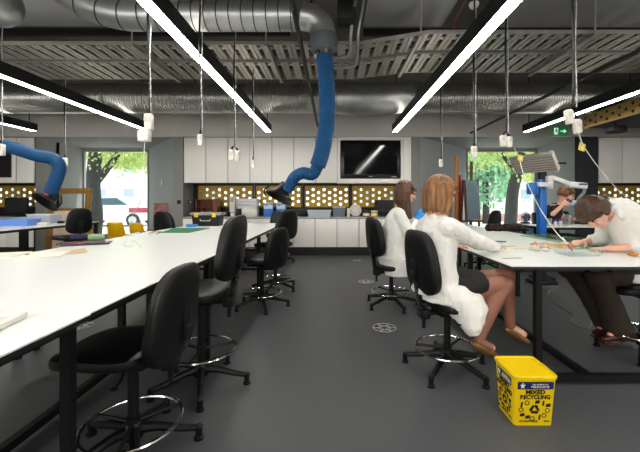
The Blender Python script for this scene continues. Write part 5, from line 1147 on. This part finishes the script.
tree(bx, by, [([(0, 0, 0), (0, 0, 3), (0, 0, 6)], (.25, .15))], (-3.2, 0, 4.6, 3.4, 1.5, .9), leafA, 'lime green tree across the street behind the left window', 3600, .2)
# fence right
fm = mat('fence_white', (230, 230, 228), .5); t = thing('picket_fence', 'white railing fence on a low brick wall across the street', 'fence', (10, 21, 0))
part(MB().bb(3, 22, 20.9, 21.1, -.02, .45), 'plinth_wall', mat('brick_pink', (190, 150, 136), .8, var=.15, vscale=10), t, world=True)
pk = MB(); x = 3
while x < 22: pk.bb(x, x+.04, 20.98, 21.02, .45, 1.35); x += .16
part(pk, 'railing', fm, t, world=True); rr_ = MB().bb(3, 22, 20.96, 21.04, 1.30, 1.36).bb(3, 22, 20.96, 21.04, .5, .55); part(rr_, 'rail', fm, t, world=True)
def building(x0, x1, y, h_, col, label):
    t = thing('building', label, 'building', ((x0+x1)/2, y, 0)); part(MB().bb(x0, x1, y, y+6, -.02, h_), 'wall', mat('bw'+str(x0), col, .8), t, world=True)
    part(MB().bb(x0-.2, x1+.2, y-.2, y+6.2, h_, h_+.3), 'roof', mat('br'+str(x0), (150, 150, 150), .8), t, world=True); x = x0+1
    while x < x1-1.5:
        for z in (1.0, 4.0):
            if z+1.6 < h_: w0 = part(MB().bb(x, x+1.2, y-.05, y, z, z+1.5), 'window', M_sock, t, world=True); part(MB().bb(x+.08, x+1.12, y-.07, y-.05, z+.08, z+1.42), 'window_glass', mat('wg%d%d' % (x0, x*10), (150, 165, 175), .2), w0, world=False).data.transform(Matrix.Translation(-V((x0+x1)/2, y, 0)))
        x += 2.8
building(-36, -9, 34, 7, (222, 222, 220), 'pale building across the street behind the left window'); building(2, 34, 36, 7, (214, 208, 200), 'pale building beyond the fence behind the right window')
# car
t = thing('car', 'pale silver car with a dark red tail parked outside the left window', 'car', (-11.2, 17.5, 0))
prof = [(-2.2, .3), (-2.25, .75), (-2.1, .95), (-1.5, 1.02), (-.9, 1.45), (.7, 1.48), (1.4, 1.05), (2.15, .95), (2.25, .6), (2.2, .3)]
Mx = Matrix(((1, 0, 0, 0), (0, 0, 1, 0), (0, 1, 0, 0), (0, 0, 0, 1)))
part(MB().prism(prof, -.85, .85, M=Mx), 'car_body', mat('car_silver', (196, 202, 208), .25, .3), t)
part(MB().prism([(-1.3, 1.04), (-.85, 1.38), (.6, 1.40), (1.15, 1.06)], -.86, .86, M=Mx), 'side_window', mat('car_glass', (40, 70, 80), .1), t)
for q in (-1, 1): part(MB().bb(2.0 if q == 1 else 1.2, 2.26 if q == 1 else 2.0, -.87, -.5, .68, .92, bev=.02), 'tail_lamp', mat('tail%d' % q, (150, 40, 60), .3), t)
for x in (-1.4, 1.4):
    for q in (-1, 1): wv = part(MB().cyl((x, q*.72, .31), (x, q*.88, .31), .33, n=24), 'wheel', M_black, t); part(MB().cyl((x, q*.875, .31), (x, q*.89, .31), .2, n=16), 'hub_cap', M_steel, wv)
for o in bpy.data.objects:
    if '_w' in o: del o['_w']
